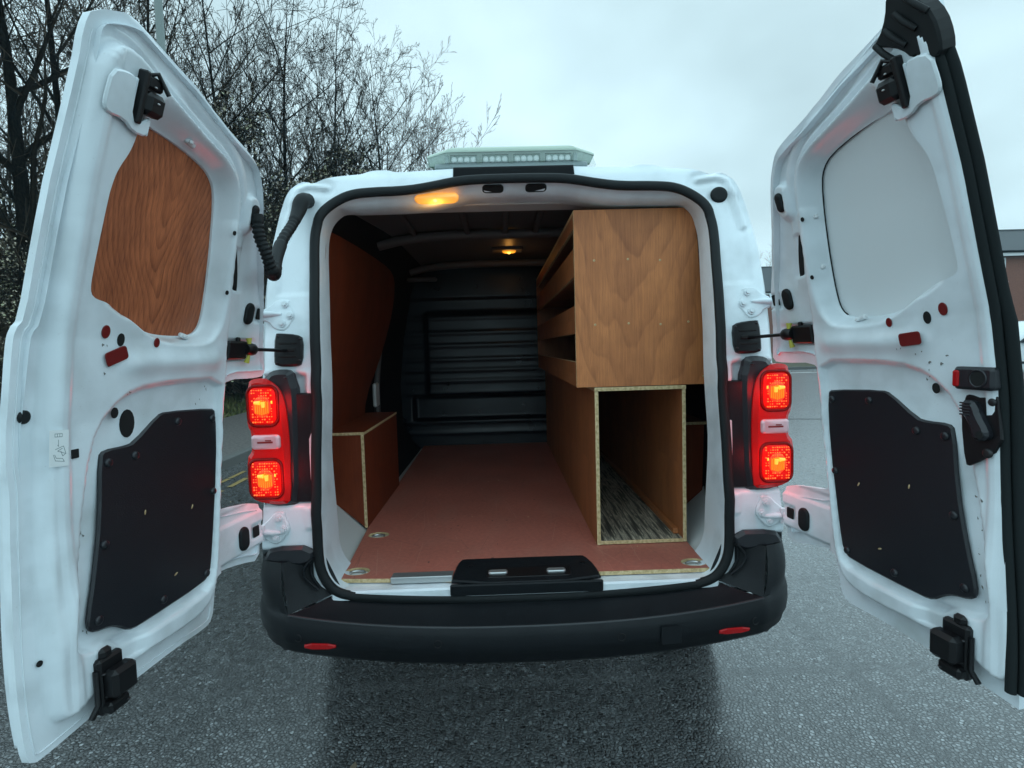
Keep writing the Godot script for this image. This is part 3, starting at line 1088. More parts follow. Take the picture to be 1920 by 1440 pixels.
func build_fittings() -> void:
	for s in [1.0, -1.0]:     # 1: left door, -1: right door
		for up in [true, false]:
			var d := hinge_plate(up)
			var poly := chaikin(V2(d[0], s), 1)
			var y: float = d[2]
			var tilt := atan2(g(y - 0.05) - g(y + 0.05), 0.1)
			var z0 := g(y) + (-0.006 if up else 0.001)
			var st := stnew(-1)
			var shift := PackedVector2Array()
			for q in poly:
				shift.append(Vector2(q.x, q.y - y))
			plate_to(st, shift, 0.010, 0.004)
			# raised rib towards the pin
			tube_to(st, PackedVector3Array([Vector3(s * -0.855, 0.0, 0.010), Vector3(s * -0.83, 0.0, 0.014), Vector3(s * -0.79, 0.0, 0.010)]), [0.012, 0.010, 0.004], 8)
			tube_to(st, PackedVector3Array([Vector3(s * -0.866, -0.025, 0.012), Vector3(s * -0.866, 0.025, 0.012)]), 0.010, 10)
			var hp := part("hinge", done(st), M.white, van, Vector3(0, y, z0))
			hp.rotation.x = -tilt
			for k in 3:
				var bx: float = d[1][2 * k] * s
				var by: float = d[1][2 * k + 1]
				var bm := stnew(0)
				tube_to(bm, PackedVector3Array([Vector3(0, 0, 0), Vector3(0, 0, 0.006)]), 0.012, 12)
				tube_to(bm, PackedVector3Array([Vector3(0, 0, 0.005), Vector3(0, 0, 0.013)]), 0.0075, 6)
				part("bolt", done(bm), M.white, hp, Vector3(bx, by - y, 0.010))
			# arm from the pin to the door
			var a0 := Vector3(s * -0.866, y, z0 + 0.012)
			var a1 := door_world(0.105, y - 0.002, -0.036, s)
			var arm := tube(PackedVector3Array([a0, a0.lerp(a1, 0.5) + Vector3(0, 0, 0.01), a1]), 0.009, 8, false, Vector2(1.7, 0.7), Vector3(0, 1, 0))
			part("hinge_arm", arm, M.white, van)
		# door check: black housing, rod
		var cb := chaikin(V2([-0.806, 0.056, -0.790, 0.058, -0.733, 0.052, -0.713, 0.040, -0.714, -0.045, -0.735, -0.055, -0.800, -0.052, -0.807, -0.035], s), 1)
		var ch := part("check_housing", plate(cb, 0.014, 0.005), M.black_gloss, van, Vector3(0, 1.387, g(1.387) + 0.001))
		ch.rotation.x = -0.2
		var st := stnew(-1)
		box_to(st, Vector3(s * -0.762, 0.0, 0.015), Vector3(0.05, 0.012, 0.006), 0.002)
		box_to(st, Vector3(s * -0.762, 0.022, 0.014), Vector3(0.06, 0.006, 0.004), 0.001)
		box_to(st, Vector3(s * -0.762, -0.022, 0.014), Vector3(0.06, 0.006, 0.004), 0.001)
		part("slot", done(st), M.dark_hole, ch)
		for q in [Vector2(-0.795, 0.046), Vector2(-0.722, 0.036), Vector2(-0.722, -0.036), Vector2(-0.795, -0.042)]:
			part("screw", ball(0.005, 0.6), M.steel_dark, ch, Vector3(s * q.x, q.y, 0.014))
		var r0 := Vector3(s * -0.765, 1.388, g(1.388) + 0.016)
		var r1 := door_world(0.165, 1.394, -0.012, s)
		st = stnew(0)
		tube_to(st, PackedVector3Array([r0, r1]), 0.0055, 8)
		part("check_rod", done(st), M.black_gloss, van)
		var dir := (r1 - r0).normalized()
		st = stnew(0)
		tube_to(st, PackedVector3Array([r1 - dir * 0.03, r1 - dir * 0.02, r1, r1 + dir * 0.012]), [0.012, 0.018, 0.019, 0.015], 10)
		part("check_buffer", done(st), M.black_gloss, van)
	# grommet on the right corner, cable conduit on the left
	part("grommet", dome(ellipse(0.031, 0.028, 22), 0.002, 0.006, 1.0, 4, 0.012), M.rubber, van, Vector3(0.731, 1.899, g(1.899) - 0.002))
	var c0 := Vector3(-0.722, 1.908, g(1.908) + 0.012)
	var pts := catmull(PackedVector3Array([c0, Vector3(-0.727, 1.895, -0.13), Vector3(-0.733, 1.850, -0.10), Vector3(-0.735, 1.80, -0.05), Vector3(-0.735, 1.735, 0.04), Vector3(-0.728, 1.665, 0.12), Vector3(-0.712, 1.612, 0.185), Vector3(-0.702, 1.612, 0.225), Vector3(-0.705, 1.655, 0.25), Vector3(-0.718, 1.705, 0.258), door_world(0.243, 1.760, -0.012, 1.0)]), 18)
	var rad := PackedFloat32Array()
	for i in pts.size():
		var t := float(i) / pts.size()
		var r := 0.017
		if t < 0.10:
			r = 0.026
		elif t < 0.27:
			r = lerpf(0.026, 0.019, smooth(0.12, 0.27, t))
		elif (t < 0.42 or t > 0.72) and t < 0.95:
			r = 0.0155 + 0.0022 * sin(i * TAU / 4.0)
		elif t < 0.72:
			r = 0.019 + (0.0015 if t > 0.55 and i % 7 < 3 else 0.0)
		rad.append(r)
	part("cable_conduit", tube(pts, rad, 14), M.rubber, van)
	# front end, wheels and underside
	for s in [-1.0, 1.0]:
		for z in [-0.95, -4.0]:
			var w := node_under("wheel", van)
			w.position = Vector3(s * 0.80, 0.33, z)
			w.rotation.z = PI / 2
			part("tyre", cyl(0.33, 0.21, 32), M.tyre, w)
			part("rim", cyl(0.20, 0.22, 24), M.steel_dark, w)
	part("underbody", box(Vector3(1.5, 0.12, 4.2), 0.02, Vector3(0, 0.42, -2.2)), M.lining_dark, van)
	part("exhaust", tube(PackedVector3Array([Vector3(0.45, 0.30, -0.25), Vector3(0.45, 0.30, -1.2)]), 0.03, 12), M.steel_dark, van)

func build_lamps() -> void:
	for s in [1.0, -1.0]:
		# black housing and the filler beside it
		var hs := chaikin(V2([-0.850, 1.29, -0.831, 1.305, -0.816, 1.322, -0.780, 1.328, -0.747, 1.322, -0.740, 1.287, -0.731, 1.258, -0.733, 1.127, -0.742, 0.885, -0.774, 0.872, -0.83, 0.874, -0.875, 0.90, -0.875, 1.25], s), 1)
		var ho := part("tail_lamp_housing", plate(hs, 0.040, 0.016), M.trim, van, Vector3(0, 0, -0.032))
		part("screw", ball(0.007, 0.5), M.steel_dark, ho, Vector3(s * -0.762, 1.30, 0.04))
		var fi := V2([-0.740, 1.247, -0.674, 1.247, -0.688, 0.885, -0.760, 0.885], s)
		part("lamp_filler", plate(fi, 0.022, 0.004), M.plastic, van, Vector3(0, 0, -0.026))
		# lamp cluster
		var poly := chaikin(V2([-0.866, 1.299, -0.833, 1.301, -0.808, 1.289, -0.783, 1.266, -0.768, 1.226, -0.762, 1.168, -0.759, 1.060, -0.764, 0.900, -0.782, 0.884, -0.851, 0.890, -0.893, 0.910, -0.900, 0.956, -0.897, 1.043, -0.883, 1.060, -0.880, 1.071, -0.879, 1.125, -0.890, 1.146, -0.891, 1.190, -0.881, 1.288], s), 1)
		var lamp := node_under("tail_lamp", van)
		lamp.set_meta("label", "lit red tail lamp on the %s pillar" % ("left" if s > 0 else "right"))
		lamp.position = Vector3(0, 0, -0.01)
		part("lens", plate(poly, 0.040, 0.014), M.lens_frame, lamp)
		# the two chambers
		for c in [[-0.832, 1.212, 0.090, 0.124], [-0.834, 0.975, 0.100, 0.122]]:
			var cc := Vector2(c[0] * s, c[1])
			var ch := part("lamp_chamber", dome(rrect(c[2], c[3], 0.024, 5), 0.002, 0.010, 1.0, 5, 0.022), M.lamp_red, lamp, Vector3(cc.x, cc.y, 0.036))
			# glow of the bowl, then the ribbed bulb window in front of it
			part("bowl", dome(ellipse(0.030, 0.036, 20, Vector2(0, -0.002)), 0.0115, 0.002, 1.0, 3, 0.02), M.lamp_bowl, ch)
			var st := stnew(-1)
			for k in 7:
				var hgt := 0.050 - 0.012 * absf(k - 3.0) / 3.0
				box_to(st, Vector3((-0.0195 + 0.0065 * k), -0.004, 0.0150), Vector3(0.0042, hgt, 0.006), 0.0015)
			part("bulb", done(st), M.lamp_orange, ch)
			st = stnew(0)
			tube_to(st, PackedVector3Array([Vector3(-s * 0.004, 0.011, 0.0175), Vector3(-s * 0.022, 0.012, 0.0175)]), [0.007, 0.0045], 8)
			tube_to(st, PackedVector3Array([Vector3(s * 0.030, 0.012, 0.012), Vector3(s * 0.034, 0.012, 0.012)]), 0.005, 8)
			tube_to(st, PackedVector3Array([Vector3(s * 0.006, -0.004, 0.0165), Vector3(s * 0.005, 0.014, 0.0165)]), [0.005, 0.008], 8)
			part("spark", done(st), M.lamp_spark, ch)
			# reflector beads round the bulb
			st = stnew(-1)
			var r := RandomNumberGenerator.new()
			r.seed = 5
			for i in 11:
				for j in 13:
					var q := Vector2((i - 5) * 0.0075, (j - 6) * 0.0085)
					if absf(q.x) < 0.027 and absf(q.y + 0.004) < 0.026:
						continue
					if absf(q.x) > c[2] * 0.5 - 0.008 or absf(q.y) > c[3] * 0.5 - 0.008 or r.randf() < 0.35:
						continue
					var sz := r.randf_range(0.002, 0.0045)
					box_to(st, Vector3(q.x, q.y, 0.011), Vector3(sz, sz, 0.006), 0.0004)
			part("reflector_bead", done(st), M.lamp_bead, ch).set_meta("kind", "stuff")
			var ri := PackedVector3Array()
			for q in rrect(c[2] + 0.004, c[3] + 0.004, 0.026, 5):
				ri.append(Vector3(q.x, q.y, 0.004))
			part("rim", tube(ri, 0.0055, 6, true, Vector2.ONE, Vector3(0, 0, 1)), M.lens_dark, ch)
			var l := OmniLight3D.new()
			l.name = "tail_glow"
			l.position = Vector3(s * -0.79, cc.y, 0.036 + 0.055)
			l.light_color = Color(1, 0.06, 0.04)
			l.light_energy = 0.009
			l.light_size = 0.03
			l.omni_range = 5
			l.omni_attenuation = 2
			l.shadow_enabled = true
			lamp.add_child(l, true)
		var rv := part("reversing_lamp", dome(rrect(0.094, 0.048, 0.012, 4), 0.004, 0.008, 1.0, 4, 0.014), M.clear_lens, lamp, Vector3(s * -0.828, 1.095, 0.037))
		var st2 := stnew(-1)
		box_to(st2, Vector3(0, 0, 0.012), Vector3(0.05, 0.006, 0.003), 0.001)
		box_to(st2, Vector3(0.01, 0.006, 0.012), Vector3(0.02, 0.004, 0.003), 0.001)
		part("bulb", done(st2), M.red_hole, rv)

func build_bumper() -> void:
	var st := stnew(0)
	var n := 14
	for s in [-1.0, 1.0]:
		# loading step on top, from the sill to the front edge
		var step := []
		for k in 6:
			var t := k / 5.0
			var row := PackedVector3Array()
			for i in n + 1:
				var u := float(i) / n
				var a := bump_edge(u * 0.769)
				var b := Vector3(u * 0.622, 0.548 + 0.028 * pow(u, 3), -0.03 + 0.012 * pow(u, 4))
				var q := b.lerp(a, t)
				q.y -= 0.006 * sin(t * PI)
				row.append(Vector3(s * q.x, q.y, q.z))
			step.append(row)
		st.set_smooth_group(0)
		loft_to(st, step, Vector3(0, 0.2, 0))
		# sloping cheek beside the step
		var cheek := []
		for k in 5:
			var t := k / 4.0
			var row := PackedVector3Array()
			for i in 5:
				var v := i / 4.0
				var lo := Vector3(0.622, 0.576, -0.018).lerp(bump_edge(0.769), t)
				var hi := Vector3(0.685, 0.705, -0.035).lerp(Vector3(0.800, 0.694, 0.034), t)
				var q := lo.lerp(hi, v) + Vector3(0.006, -0.004, -0.012) * sin(v * PI) * sin(t * PI)
				row.append(Vector3(s * q.x, q.y, q.z))
			cheek.append(row)
		st.set_smooth_group(2)
		loft_to(st, cheek, Vector3(s * 1.2, 0.3, -0.4))
		# front face and the side that wraps round
		var xs := [0.0, 0.15, 0.30, 0.45, 0.58, 0.68, 0.735, 0.769, 0.80, 0.835, 0.868, 0.892, 0.908, 0.920, 0.932, 0.938]
		var zs := [0.082, 0.066, 0.045, 0.012, -0.028, -0.07, -0.14, -0.32, -0.60]
		var cols := []
		for i in xs.size():
			var x: float = xs[i]
			var top := bump_edge(minf(x, 0.769))
			if i > 7:
				top = Vector3(x, 0.543 + 0.012 * smooth(0.769, 0.90, x), zs[i - 7])
			var drop := 0.03 * smooth(0.6, 0.92, x)
			var col := PackedVector3Array()
			for q in [[0.0, 0.0], [-0.006, 0.006], [-0.03, 0.012], [-0.06, 0.013], [-0.085, 0.009], [-0.092, 0.001], [-0.118, -0.006], [-0.138, -0.03], [-0.152, -0.16]]:
				var dirn := Vector3(0, 0, 1).lerp(Vector3(1, 0, 0.15), smooth(0.80, 0.93, x))
				var w: Vector3 = top + Vector3(0, q[0] * (1.0 + drop * 2.0), 0) + dirn * q[1] * (1.0 if q[1] > -0.1 or x < 0.8 else 0.3)
				col.append(Vector3(s * w.x, w.y + drop * 0.3 * (-q[0] / 0.15), w.z))
			cols.append(col)
		var rr := []
		for r in cols[0].size():
			var line := PackedVector3Array()
			for c in cols:
				line.append(c[r])
			rr.append(catmull(line, 3))
		st.set_smooth_group(3)
		loft_to(st, rr, Vector3(0, 0.45, -0.6))
		# upper part of the corner
		var side := []
		for i in range(7, xs.size()):
			var base: Vector3 = Vector3(s * cols[i][0].x, cols[i][0].y, cols[i][0].z) if false else cols[i][0]
			var hi := Vector3(s * lerpf(xs[i] + 0.03, xs[i] - 0.006, smooth(0.769, 0.86, xs[i])), 0.696, base.z - lerpf(0.048, 0.012, smooth(0.769, 0.88, xs[i])))
			var col := PackedVector3Array()
			for k in 6:
				var t := k / 5.0
				col.append(base.lerp(hi, t) + Vector3(s * 0.006, 0, 0.008) * sin(t * PI))
			side.append(col)
		var sr := []
		for r in 6:
			var line := PackedVector3Array()
			for c in side:
				line.append(c[r])
			sr.append(catmull(line, 3))
		loft_to(st, sr, Vector3(0, 0.45, -0.6))
		# cap on top of the corner
		var topl := PackedVector3Array()
		for c in side:
			topl.append(c[5])
		st.set_smooth_group(-1)
		for i in topl.size() - 1:
			if topl[i + 1].z > -0.35:
				quad(st, topl[i], topl[i + 1], Vector3(s * 0.79, 0.694, topl[i + 1].z - 0.03), Vector3(s * 0.79, 0.694, topl[i].z - 0.03), Vector3.UP)
	var b := part("bumper", done(st), M.plastic, van)
	var rim := PackedVector3Array()
	for i in 41:
		var x := lerpf(-0.769, 0.769, i / 40.0)
		var e := bump_edge(absf(x))
		rim.append(Vector3(x, e.y - 0.0035, e.z - 0.0015))
	part("moulded_edge", tube(rim, 0.0055, 8), M.plastic_worn, b)
	part("sensor_cover", plate(rrect(0.065, 0.058, 0.004, 2), 0.0015, 0.0007), M.plastic, b, Vector3(0.452, 0.452, 0.1265)).rotation.y = 0.08
	for s in [-1.0, 1.0]:
		var re := part("reflector", plate(chaikin(V2([-0.052, -0.009, 0.050, -0.007, 0.052, 0.012, -0.052, 0.013]), 1), 0.006, 0.003), M.reflector_red, b, Vector3(s * 0.664, 0.444, 0.100))
		re.rotation.y = s * 0.09
		re.rotation.x = 0.10
		# corner pads under the lamps
		var cp := stnew(-1)
		plate_to(cp, chaikin(V2([-0.862, -0.03, -0.70, -0.05, -0.70, 0.02, -0.84, 0.02, -0.862, -0.01], s), 1), 0.05, 0.01)
		part("corner_pad", done(cp), M.trim, b, Vector3(0, 0.722, -0.03))
		for k in 2:
			var pts := PackedVector3Array()
			for i in 7:
				var t := i / 6.0
				pts.append(Vector3(s * lerpf(0.70, 0.685, t), lerpf(0.705, 0.60, t), 0.012 + 0.014 * k) + Vector3(s * 0.02 * sin(t * PI) * (k + 1), 0, 0))
			part("moulded_ridge", tube(pts, 0.005, 6), M.plastic, b)
	for x in [-0.735, -0.288, 0.293, 0.735]:
		var q := PackedVector3Array()
		for i in 14:
			q.append(Vector3(cos(TAU * i / 14) * 0.012, sin(TAU * i / 14) * 0.012, 0))
		var z := 0.1275 if absf(x) < 0.5 else 0.0975
		var se := part("parking_sensor", tube(q, 0.0016, 6, true, Vector2.ONE, Vector3(0, 0, 1)), M.black_gloss, b, Vector3(x, 0.452 if absf(x) < 0.5 else 0.473, z))
		se.rotation.y = (0.28 if x > 0 else -0.28) if absf(x) > 0.5 else 0.0

func bump_edge(x: float) -> Vector3:
	var u := x / 0.769
	return Vector3(x, 0.497 + 0.046 * pow(u, 2.6), 0.118 - 0.036 * u * u)

# ------------------------------------------------------------------ rear doors
const D_OUT := [0.796, 1.955, 0.788, 1.990, 0.707, 2.021, 0.655, 2.009, 0.577, 1.989, 0.515, 1.975, 0.446, 1.949, 0.427, 1.944, 0.388, 1.930, 0.303, 1.908, 0.257, 1.890, 0.232, 1.862, 0.207, 1.827, 0.172, 1.747, 0.118, 1.605, 0.075, 1.459, 0.053, 1.356, 0.044, 1.310, 0.102, 1.305, 0.225, 1.309, 0.250, 1.28, 0.250, 1.18, 0.257, 1.086, 0.272, 0.955, 0.255, 0.937, 0.191, 0.930, 0.108, 0.915, 0.064, 0.900, 0.068, 0.806, 0.080, 0.722, 0.170, 0.746, 0.262, 0.762, 0.296, 0.756, 0.307, 0.712, 0.322, 0.648, 0.355, 0.638, 0.453, 0.642, 0.616, 0.635, 0.780, 0.616, 0.830, 0.614, 0.838, 0.65, 0.843, 0.744, 0.842, 0.850, 0.834, 0.982, 0.829, 1.091, 0.829, 1.146, 0.834, 1.180, 0.832, 1.223, 0.829, 1.309, 0.827, 1.398, 0.823, 1.439, 0.810, 1.452, 0.806, 1.603, 0.801, 1.697, 0.793, 1.898]
const D_BOX := [0.719, 1.958, 0.619, 1.917, 0.480, 1.872, 0.388, 1.846, 0.336, 1.798, 0.312, 1.697, 0.297, 1.575, 0.278, 1.447, 0.270, 1.330, 0.272, 1.225, 0.280, 1.09, 0.302, 0.90, 0.322, 0.78, 0.350, 0.715, 0.43, 0.695, 0.60, 0.702, 0.66, 0.704, 0.72, 0.684, 0.775, 0.664, 0.785, 0.72, 0.784, 0.90, 0.772, 1.15, 0.762, 1.454, 0.767, 1.70, 0.770, 1.85, 0.765, 1.935]
const D_WIN := [0.646, 1.858, 0.600, 1.862, 0.503, 1.850, 0.424, 1.831, 0.390, 1.810, 0.371, 1.780, 0.349, 1.700, 0.335, 1.576, 0.331, 1.487, 0.338, 1.452, 0.358, 1.434, 0.412, 1.430, 0.475, 1.432, 0.512, 1.438, 0.548, 1.453, 0.588, 1.477, 0.612, 1.486, 0.665, 1.491, 0.706, 1.498, 0.716, 1.512, 0.717, 1.545, 0.712, 1.647, 0.706, 1.722, 0.699, 1.748, 0.682, 1.783, 0.672, 1.815, 0.664, 1.840]
const D_TRIM := [0.656, 1.172, 0.643, 1.184, 0.590, 1.183, 0.565, 1.187, 0.492, 1.240, 0.467, 1.246, 0.300, 1.236, 0.284, 1.225, 0.293, 1.090, 0.333, 0.853, 0.348, 0.790, 0.375, 0.775, 0.587, 0.766, 0.616, 0.770, 0.641, 0.791, 0.663, 0.802, 0.698, 0.808, 0.713, 0.820, 0.713, 0.845, 0.692, 0.923, 0.668, 1.041]
const D_POCKET := [0.285, 1.318, 0.46, 1.322, 0.58, 1.312, 0.645, 1.27, 0.690, 1.20, 0.715, 1.04, 0.745, 0.90, 0.756, 0.80, 0.725, 0.772, 0.66, 0.765, 0.62, 0.735, 0.38, 0.742, 0.335, 0.77, 0.318, 0.88, 0.283, 1.10, 0.276, 1.24]
var dbox: PackedVector2Array
var dwin: PackedVector2Array
var dpocket: PackedVector2Array
var bumps := FastNoiseLite.new()

func door_height(a: float, y: float) -> float:
	var p := Vector2(a, y)
	var db := sd(dbox, p)
	var h := -0.030 * (1.0 - smooth(-0.012, 0.003, db))
	if db < 0.003:
		if a < 0.74:
			# seal land: a bead along the ridge, a groove near the outer edge
			h += 0.007 * exp(-pow((db + 0.026) / 0.0045, 2)) * smooth(1.58, 1.66, y)
			h -= 0.011 * exp(-pow((db + 0.043) / 0.0055, 2)) * smooth(1.70, 1.74, y) * smooth(0.60, 0.50, a)
			h -= 0.008 * smooth(-0.062, -0.070, db) * smooth(1.5, 1.6, y)
		# cups in the hinge column
		if a < 0.27:
			h -= 0.014 * smooth(0.032, 0.022, absf(y - 1.394)) * smooth(0.09, 0.15, a)
			h -= 0.010 * smooth(0.060, 0.052, absf(y - 1.612)) * exp(-pow((a - 0.250 - (y - 1.612) * 0.25) / 0.018, 2))
			h += 0.016 * smooth(0.042, 0.030, Vector2(a - 0.248, (y - 1.76) * 0.75).length())
			h -= 0.006 * smooth(0.024, 0.020, absf(y - 1.496)) * smooth(0.14, 0.125, a)
			h -= 0.006 * smooth(0.024, 0.020, absf(y - 0.825)) * smooth(0.13, 0.115, a)
			h -= 0.007 * smooth(0.882, 0.888, y) * smooth(0.925, 0.918, y)
			h -= 0.011 * smooth(0.780, 0.772, y)
	else:
		# window recess: falls from the ridge to the panel
		var dw := -sd(dwin, p)
		var wide := lerpf(0.026, 0.075, smooth(1.70, 1.80, y) * smooth(0.66, 0.58, a))
		wide = lerpf(wide, 0.008, smooth(0.62, 0.68, a))
		var r := clampf(dw / maxf(minf(dw + db * 0.85, wide), 0.004), 0.0, 1.0)
		h -= 0.050 * (1.0 - smooth(0.0, 1.0, r * 0.93 + 0.035)) * (1.0 - smooth(0.590, 0.690, a))
		# rounded ridge along the belt, with a flat below it
		h += 0.012 * exp(-pow((y - 1.366) / 0.024, 2)) * smooth(0.28, 0.34, a) * smooth(0.64, 0.57, a) * smooth(0.0, 0.03, dw)
		# lower pocket round the trim
		var dp_ := sd(dpocket, p)
		h -= 0.020 * smooth(-0.002, 0.009, dp_)
		# free-side pillar: a soft roll, and the swelling near the bottom latch
		h += 0.006 * smooth(0.735, 0.742, a) * smooth(0.764, 0.757, a) * smooth(0.62, 0.72, y)
		h -= 0.016 * smooth(0.70, 0.66, a) * smooth(0.56, 0.60, a) * smooth(0.775, 0.755, y)
		h += 0.010 * exp(-pow((a - 0.735 - (0.9 - y) * 0.25) / 0.03, 2) - pow((y - 0.88) / 0.09, 2))
		h -= 0.010 * exp(-pow((a - 0.722) / 0.02, 2) - pow((y - 0.80) / 0.03, 2))
		h += 0.0010 * bumps.get_noise_2d(a, y)
	return h

func oval(rx: float, ry: float, s: float, a: float, y: float) -> PackedVector2Array:
	return ellipse(rx, ry, 18, Vector2(s * a, y))

func build_doors() -> void:
	bumps.frequency = 5.0
	bumps.seed = 8
	dbox = chaikin(V2(D_BOX), 2)
	dwin = chaikin(V2(D_WIN), 2)
	dpocket = chaikin(V2(D_POCKET), 1)
	for s in [1.0, -1.0]:
		build_door(s)

func tilt_at(y: float) -> float:
	return -atan2(g(y - 0.04) - g(y + 0.04), 0.08)

# a small fitting on the door: flat plate facing the load space
func on_door(called: String, poly: PackedVector2Array, th: float, bev: float, m: Material, door: Node3D, s: float, a: float, y: float, h: float) -> MeshInstance3D:
	var o := part(called, plate(poly, th, bev, -1.0), m, door, dp(a, y, h, s))
	o.rotation.x = tilt_at(y)
	return o

func surf(a: float, y: float, ra: float, ry: float) -> float:
	var m := -1.0
	for i in [-1.0, -0.5, 0.0, 0.5, 1.0]:
		for j in [-1.0, -0.5, 0.0, 0.5, 1.0]:
			m = maxf(m, door_height(a + i * ra, y + j * ry))
	return m

func build_door(s: float) -> void:
	var left := s > 0
	var dr := node_under("rear_door", van)
	dr.set_meta("label", "open left rear door with brown plywood over its window" if left else "open right rear door with pale window blank, black seal and lock")
	dr.position = Vector3(-s * HX, 0, 0)
	dr.rotation.y = deg_to_rad(-100.0) * s
	var poly := chaikin(V2(D_OUT), 1)
	if not left:
		for i in poly.size():
			poly[i].x = minf(poly[i].x, 0.766 + 0.020 * smooth(1.1, 0.7, poly[i].y))
	var st := stnew(0)
	var hint := Vector3(0, 0, -1)
	sheet(st, poly, [dwin], 0.005, func(p: Vector2) -> Vector3: return dp(p.x, p.y, door_height(p.x, p.y), s), hint, Vector3(0, 0, 0.016))
	# outer skin
	var skin := scaled_loop(poly, 0.022 if left else 0.034)
	sheet(st, skin, [], 0.02, func(p: Vector2) -> Vector3: return Vector3(s * p.x, p.y, g(p.y) + 0.068 + 0.015 * smooth(1.5, 1.0, p.y)), Vector3(0, 0, 1), Vector3(0, 0, -0.05))
	part("door_pressing", done(st), M.white, dr)
	var seam := PackedVector3Array()
	for q in scaled_loop(chaikin(V2(D_OUT), 2), 0.014):
		if q.x < 0.70 and q.y > 0.70 and not (q.x > 0.25 and q.y > 1.9):
			continue
		if not left and q.x > 0.74:
			continue
		seam.append(dp(q.x, q.y, door_height(q.x, q.y) + 0.0006, s))
	for k in range(seam.size() - 1, 0, -1):
		if seam[k].distance_to(seam[k - 1]) > 0.12:
			seam = seam.slice(0, k) if k > seam.size() / 2 else seam.slice(k)
	if seam.size() > 4:
		part("seam_sealer", tube(seam, 0.0016, 6), M.white, dr)
	# window panel
	st = stnew(0)
	sheet(st, scaled_loop(dwin, -0.012), [], 0.02, func(p: Vector2) -> Vector3: return dp(p.x, p.y, -0.056, s), hint, Vector3(0, 0, 0.004), Rect2(0.31, 1.88, 0.42, -0.47))
	if left:
		part("window_plywood", done(st), M.ply_door, dr)
	else:
		part("window_blank", done(st), M.white_panel, dr)
		var pts := PackedVector3Array()
		for q in chaikin(V2([0.664, 1.862, 0.617, 1.865, 0.584, 1.862, 0.503, 1.850, 0.424, 1.831, 0.390, 1.810, 0.371, 1.780, 0.349, 1.700, 0.335, 1.576, 0.331, 1.487, 0.338, 1.452, 0.358, 1.436]), 1, false):
			pts.append(dp(q.x + 0.001, q.y, -0.052, s))
		part("window_seal", tube(pts, 0.0018, 6), M.rubber, dr)
	# clips on the panel's rim
	for q in ([Vector2(0.505, 1.862), Vector2(0.405, 1.431)] if left else [Vector2(0.468, 1.872), Vector2(0.415, 1.429), Vector2(0.332, 1.70), Vector2(0.316, 1.57)]):
		st = stnew(-1)
		box_to(st, Vector3(0, 0, -0.006), Vector3(0.03, 0.012, 0.012), 0.003)
		box_to(st, Vector3(0.006, 0.0, -0.014), Vector3(0.012, 0.010, 0.010), 0.003)
		var cl := part("clip", done(st), M.upvc, dr, dp(q.x, q.y, -0.040, s))
		cl.rotation.x = tilt_at(q.y)
		cl.rotation.z = s * 0.25
	# lower trim with its rivets
	var tp := chaikin(V2(D_TRIM, s), 1)
	var tr := part("trim_panel", plate(tp, 0.008, 0.004, -1.0), M.trim, dr, Vector3(0, 0, 0.021))
	tr.position.z = 0.013
	for q in [0.638, 1.155, 0.567, 1.157, 0.430, 1.216, 0.296, 1.208, 0.318, 1.009, 0.662, 0.983, 0.690, 0.831, 0.515, 0.795, 0.364, 0.792].size() / 2:
		var rv: Array = [0.638, 1.155, 0.567, 1.157, 0.430, 1.216, 0.304, 1.208, 0.318, 1.009, 0.662, 0.983, 0.690, 0.831, 0.515, 0.795, 0.364, 0.798]
		part("rivet", dome(ellipse(0.010, 0.010, 14), 0.001, 0.005, -1.0, 3, 0.006), M.trim, tr, Vector3(s * rv[2 * q], rv[2 * q + 1], -0.008))
	for q in [[0.40, 0.99, 0.5], [0.47, 0.84, 1.2], [0.55, 1.02, 0.2]]:
		var sc := part("scuff", plate(ellipse(0.0022, 0.006, 8), 0.0006, 0.0002, -1.0), M.ply_edge, tr, Vector3(s * q[0], q[1], -0.008))
		sc.rotation.z = q[2]
	# slot, plugs and holes
	var slot := V2([0.272, 1.690, 0.262, 1.680, 0.238, 1.610, 0.226, 1.552, 0.232, 1.534, 0.247, 1.552, 0.266, 1.625, 0.274, 1.680], s)
	for i in slot.size():
		slot[i] -= Vector2(s * 0.25, 1.61)
	on_door("slot", chaikin(slot, 1), 0.002, 0.0005, M.dark_hole, dr, s, 0.25, 1.61, door_height(0.25, 1.61) + 0.001)
	for q in [[0.167, 1.498, 0.019, 0.032], [0.168, 0.823, 0.022, 0.036], [0.243, 1.760, 0.013, 0.027]]:
		var h := door_height(q[0], q[1])
		var pg := part("plug", dome(rrect(q[2] * 2, q[3] * 2, q[2] * 0.98, 6), 0.003, 0.006, -1.0, 4, 0.010), M.rubber, dr, dp(q[0], q[1], h + 0.001, s))
		pg.rotation.x = tilt_at(q[1])
	var holes := [[0.331, 1.694, 0.006, 0.006, 0], [0.316, 1.544, 0.006, 0.006, 0], [0.668, 1.434, 0.010, 0.014, 1], [0.628, 1.418, 0.009, 0.014, 0], [0.530, 1.412, 0.008, 0.011, 1], [0.622, 1.261, 0.009, 0.012, 0]]
	if left:
		holes.append_array([[0.579, 1.232, 0.020, 0.032, 0], [0.800, 0.799, 0.006, 0.006, 0]])
	for q in holes:
		var h := surf(q[0], q[1], q[2], q[3])
		on_door("hole", ellipse(q[2], q[3], 16), 0.002, 0.0005, M.red_hole if q[4] else M.dark_hole, dr, s, q[0], q[1], h + 0.0005)
	var rr := on_door("access_hole", rrect(0.055, 0.030, 0.007), 0.002, 0.0005, M.red_hole, dr, s, 0.640 if left else 0.590, 1.384 if left else 1.372, surf(0.64 if left else 0.59, 1.384 if left else 1.372, 0.028, 0.018) + 0.0005)
	rr.rotation.z = s * (-0.35 if left else 0.10)
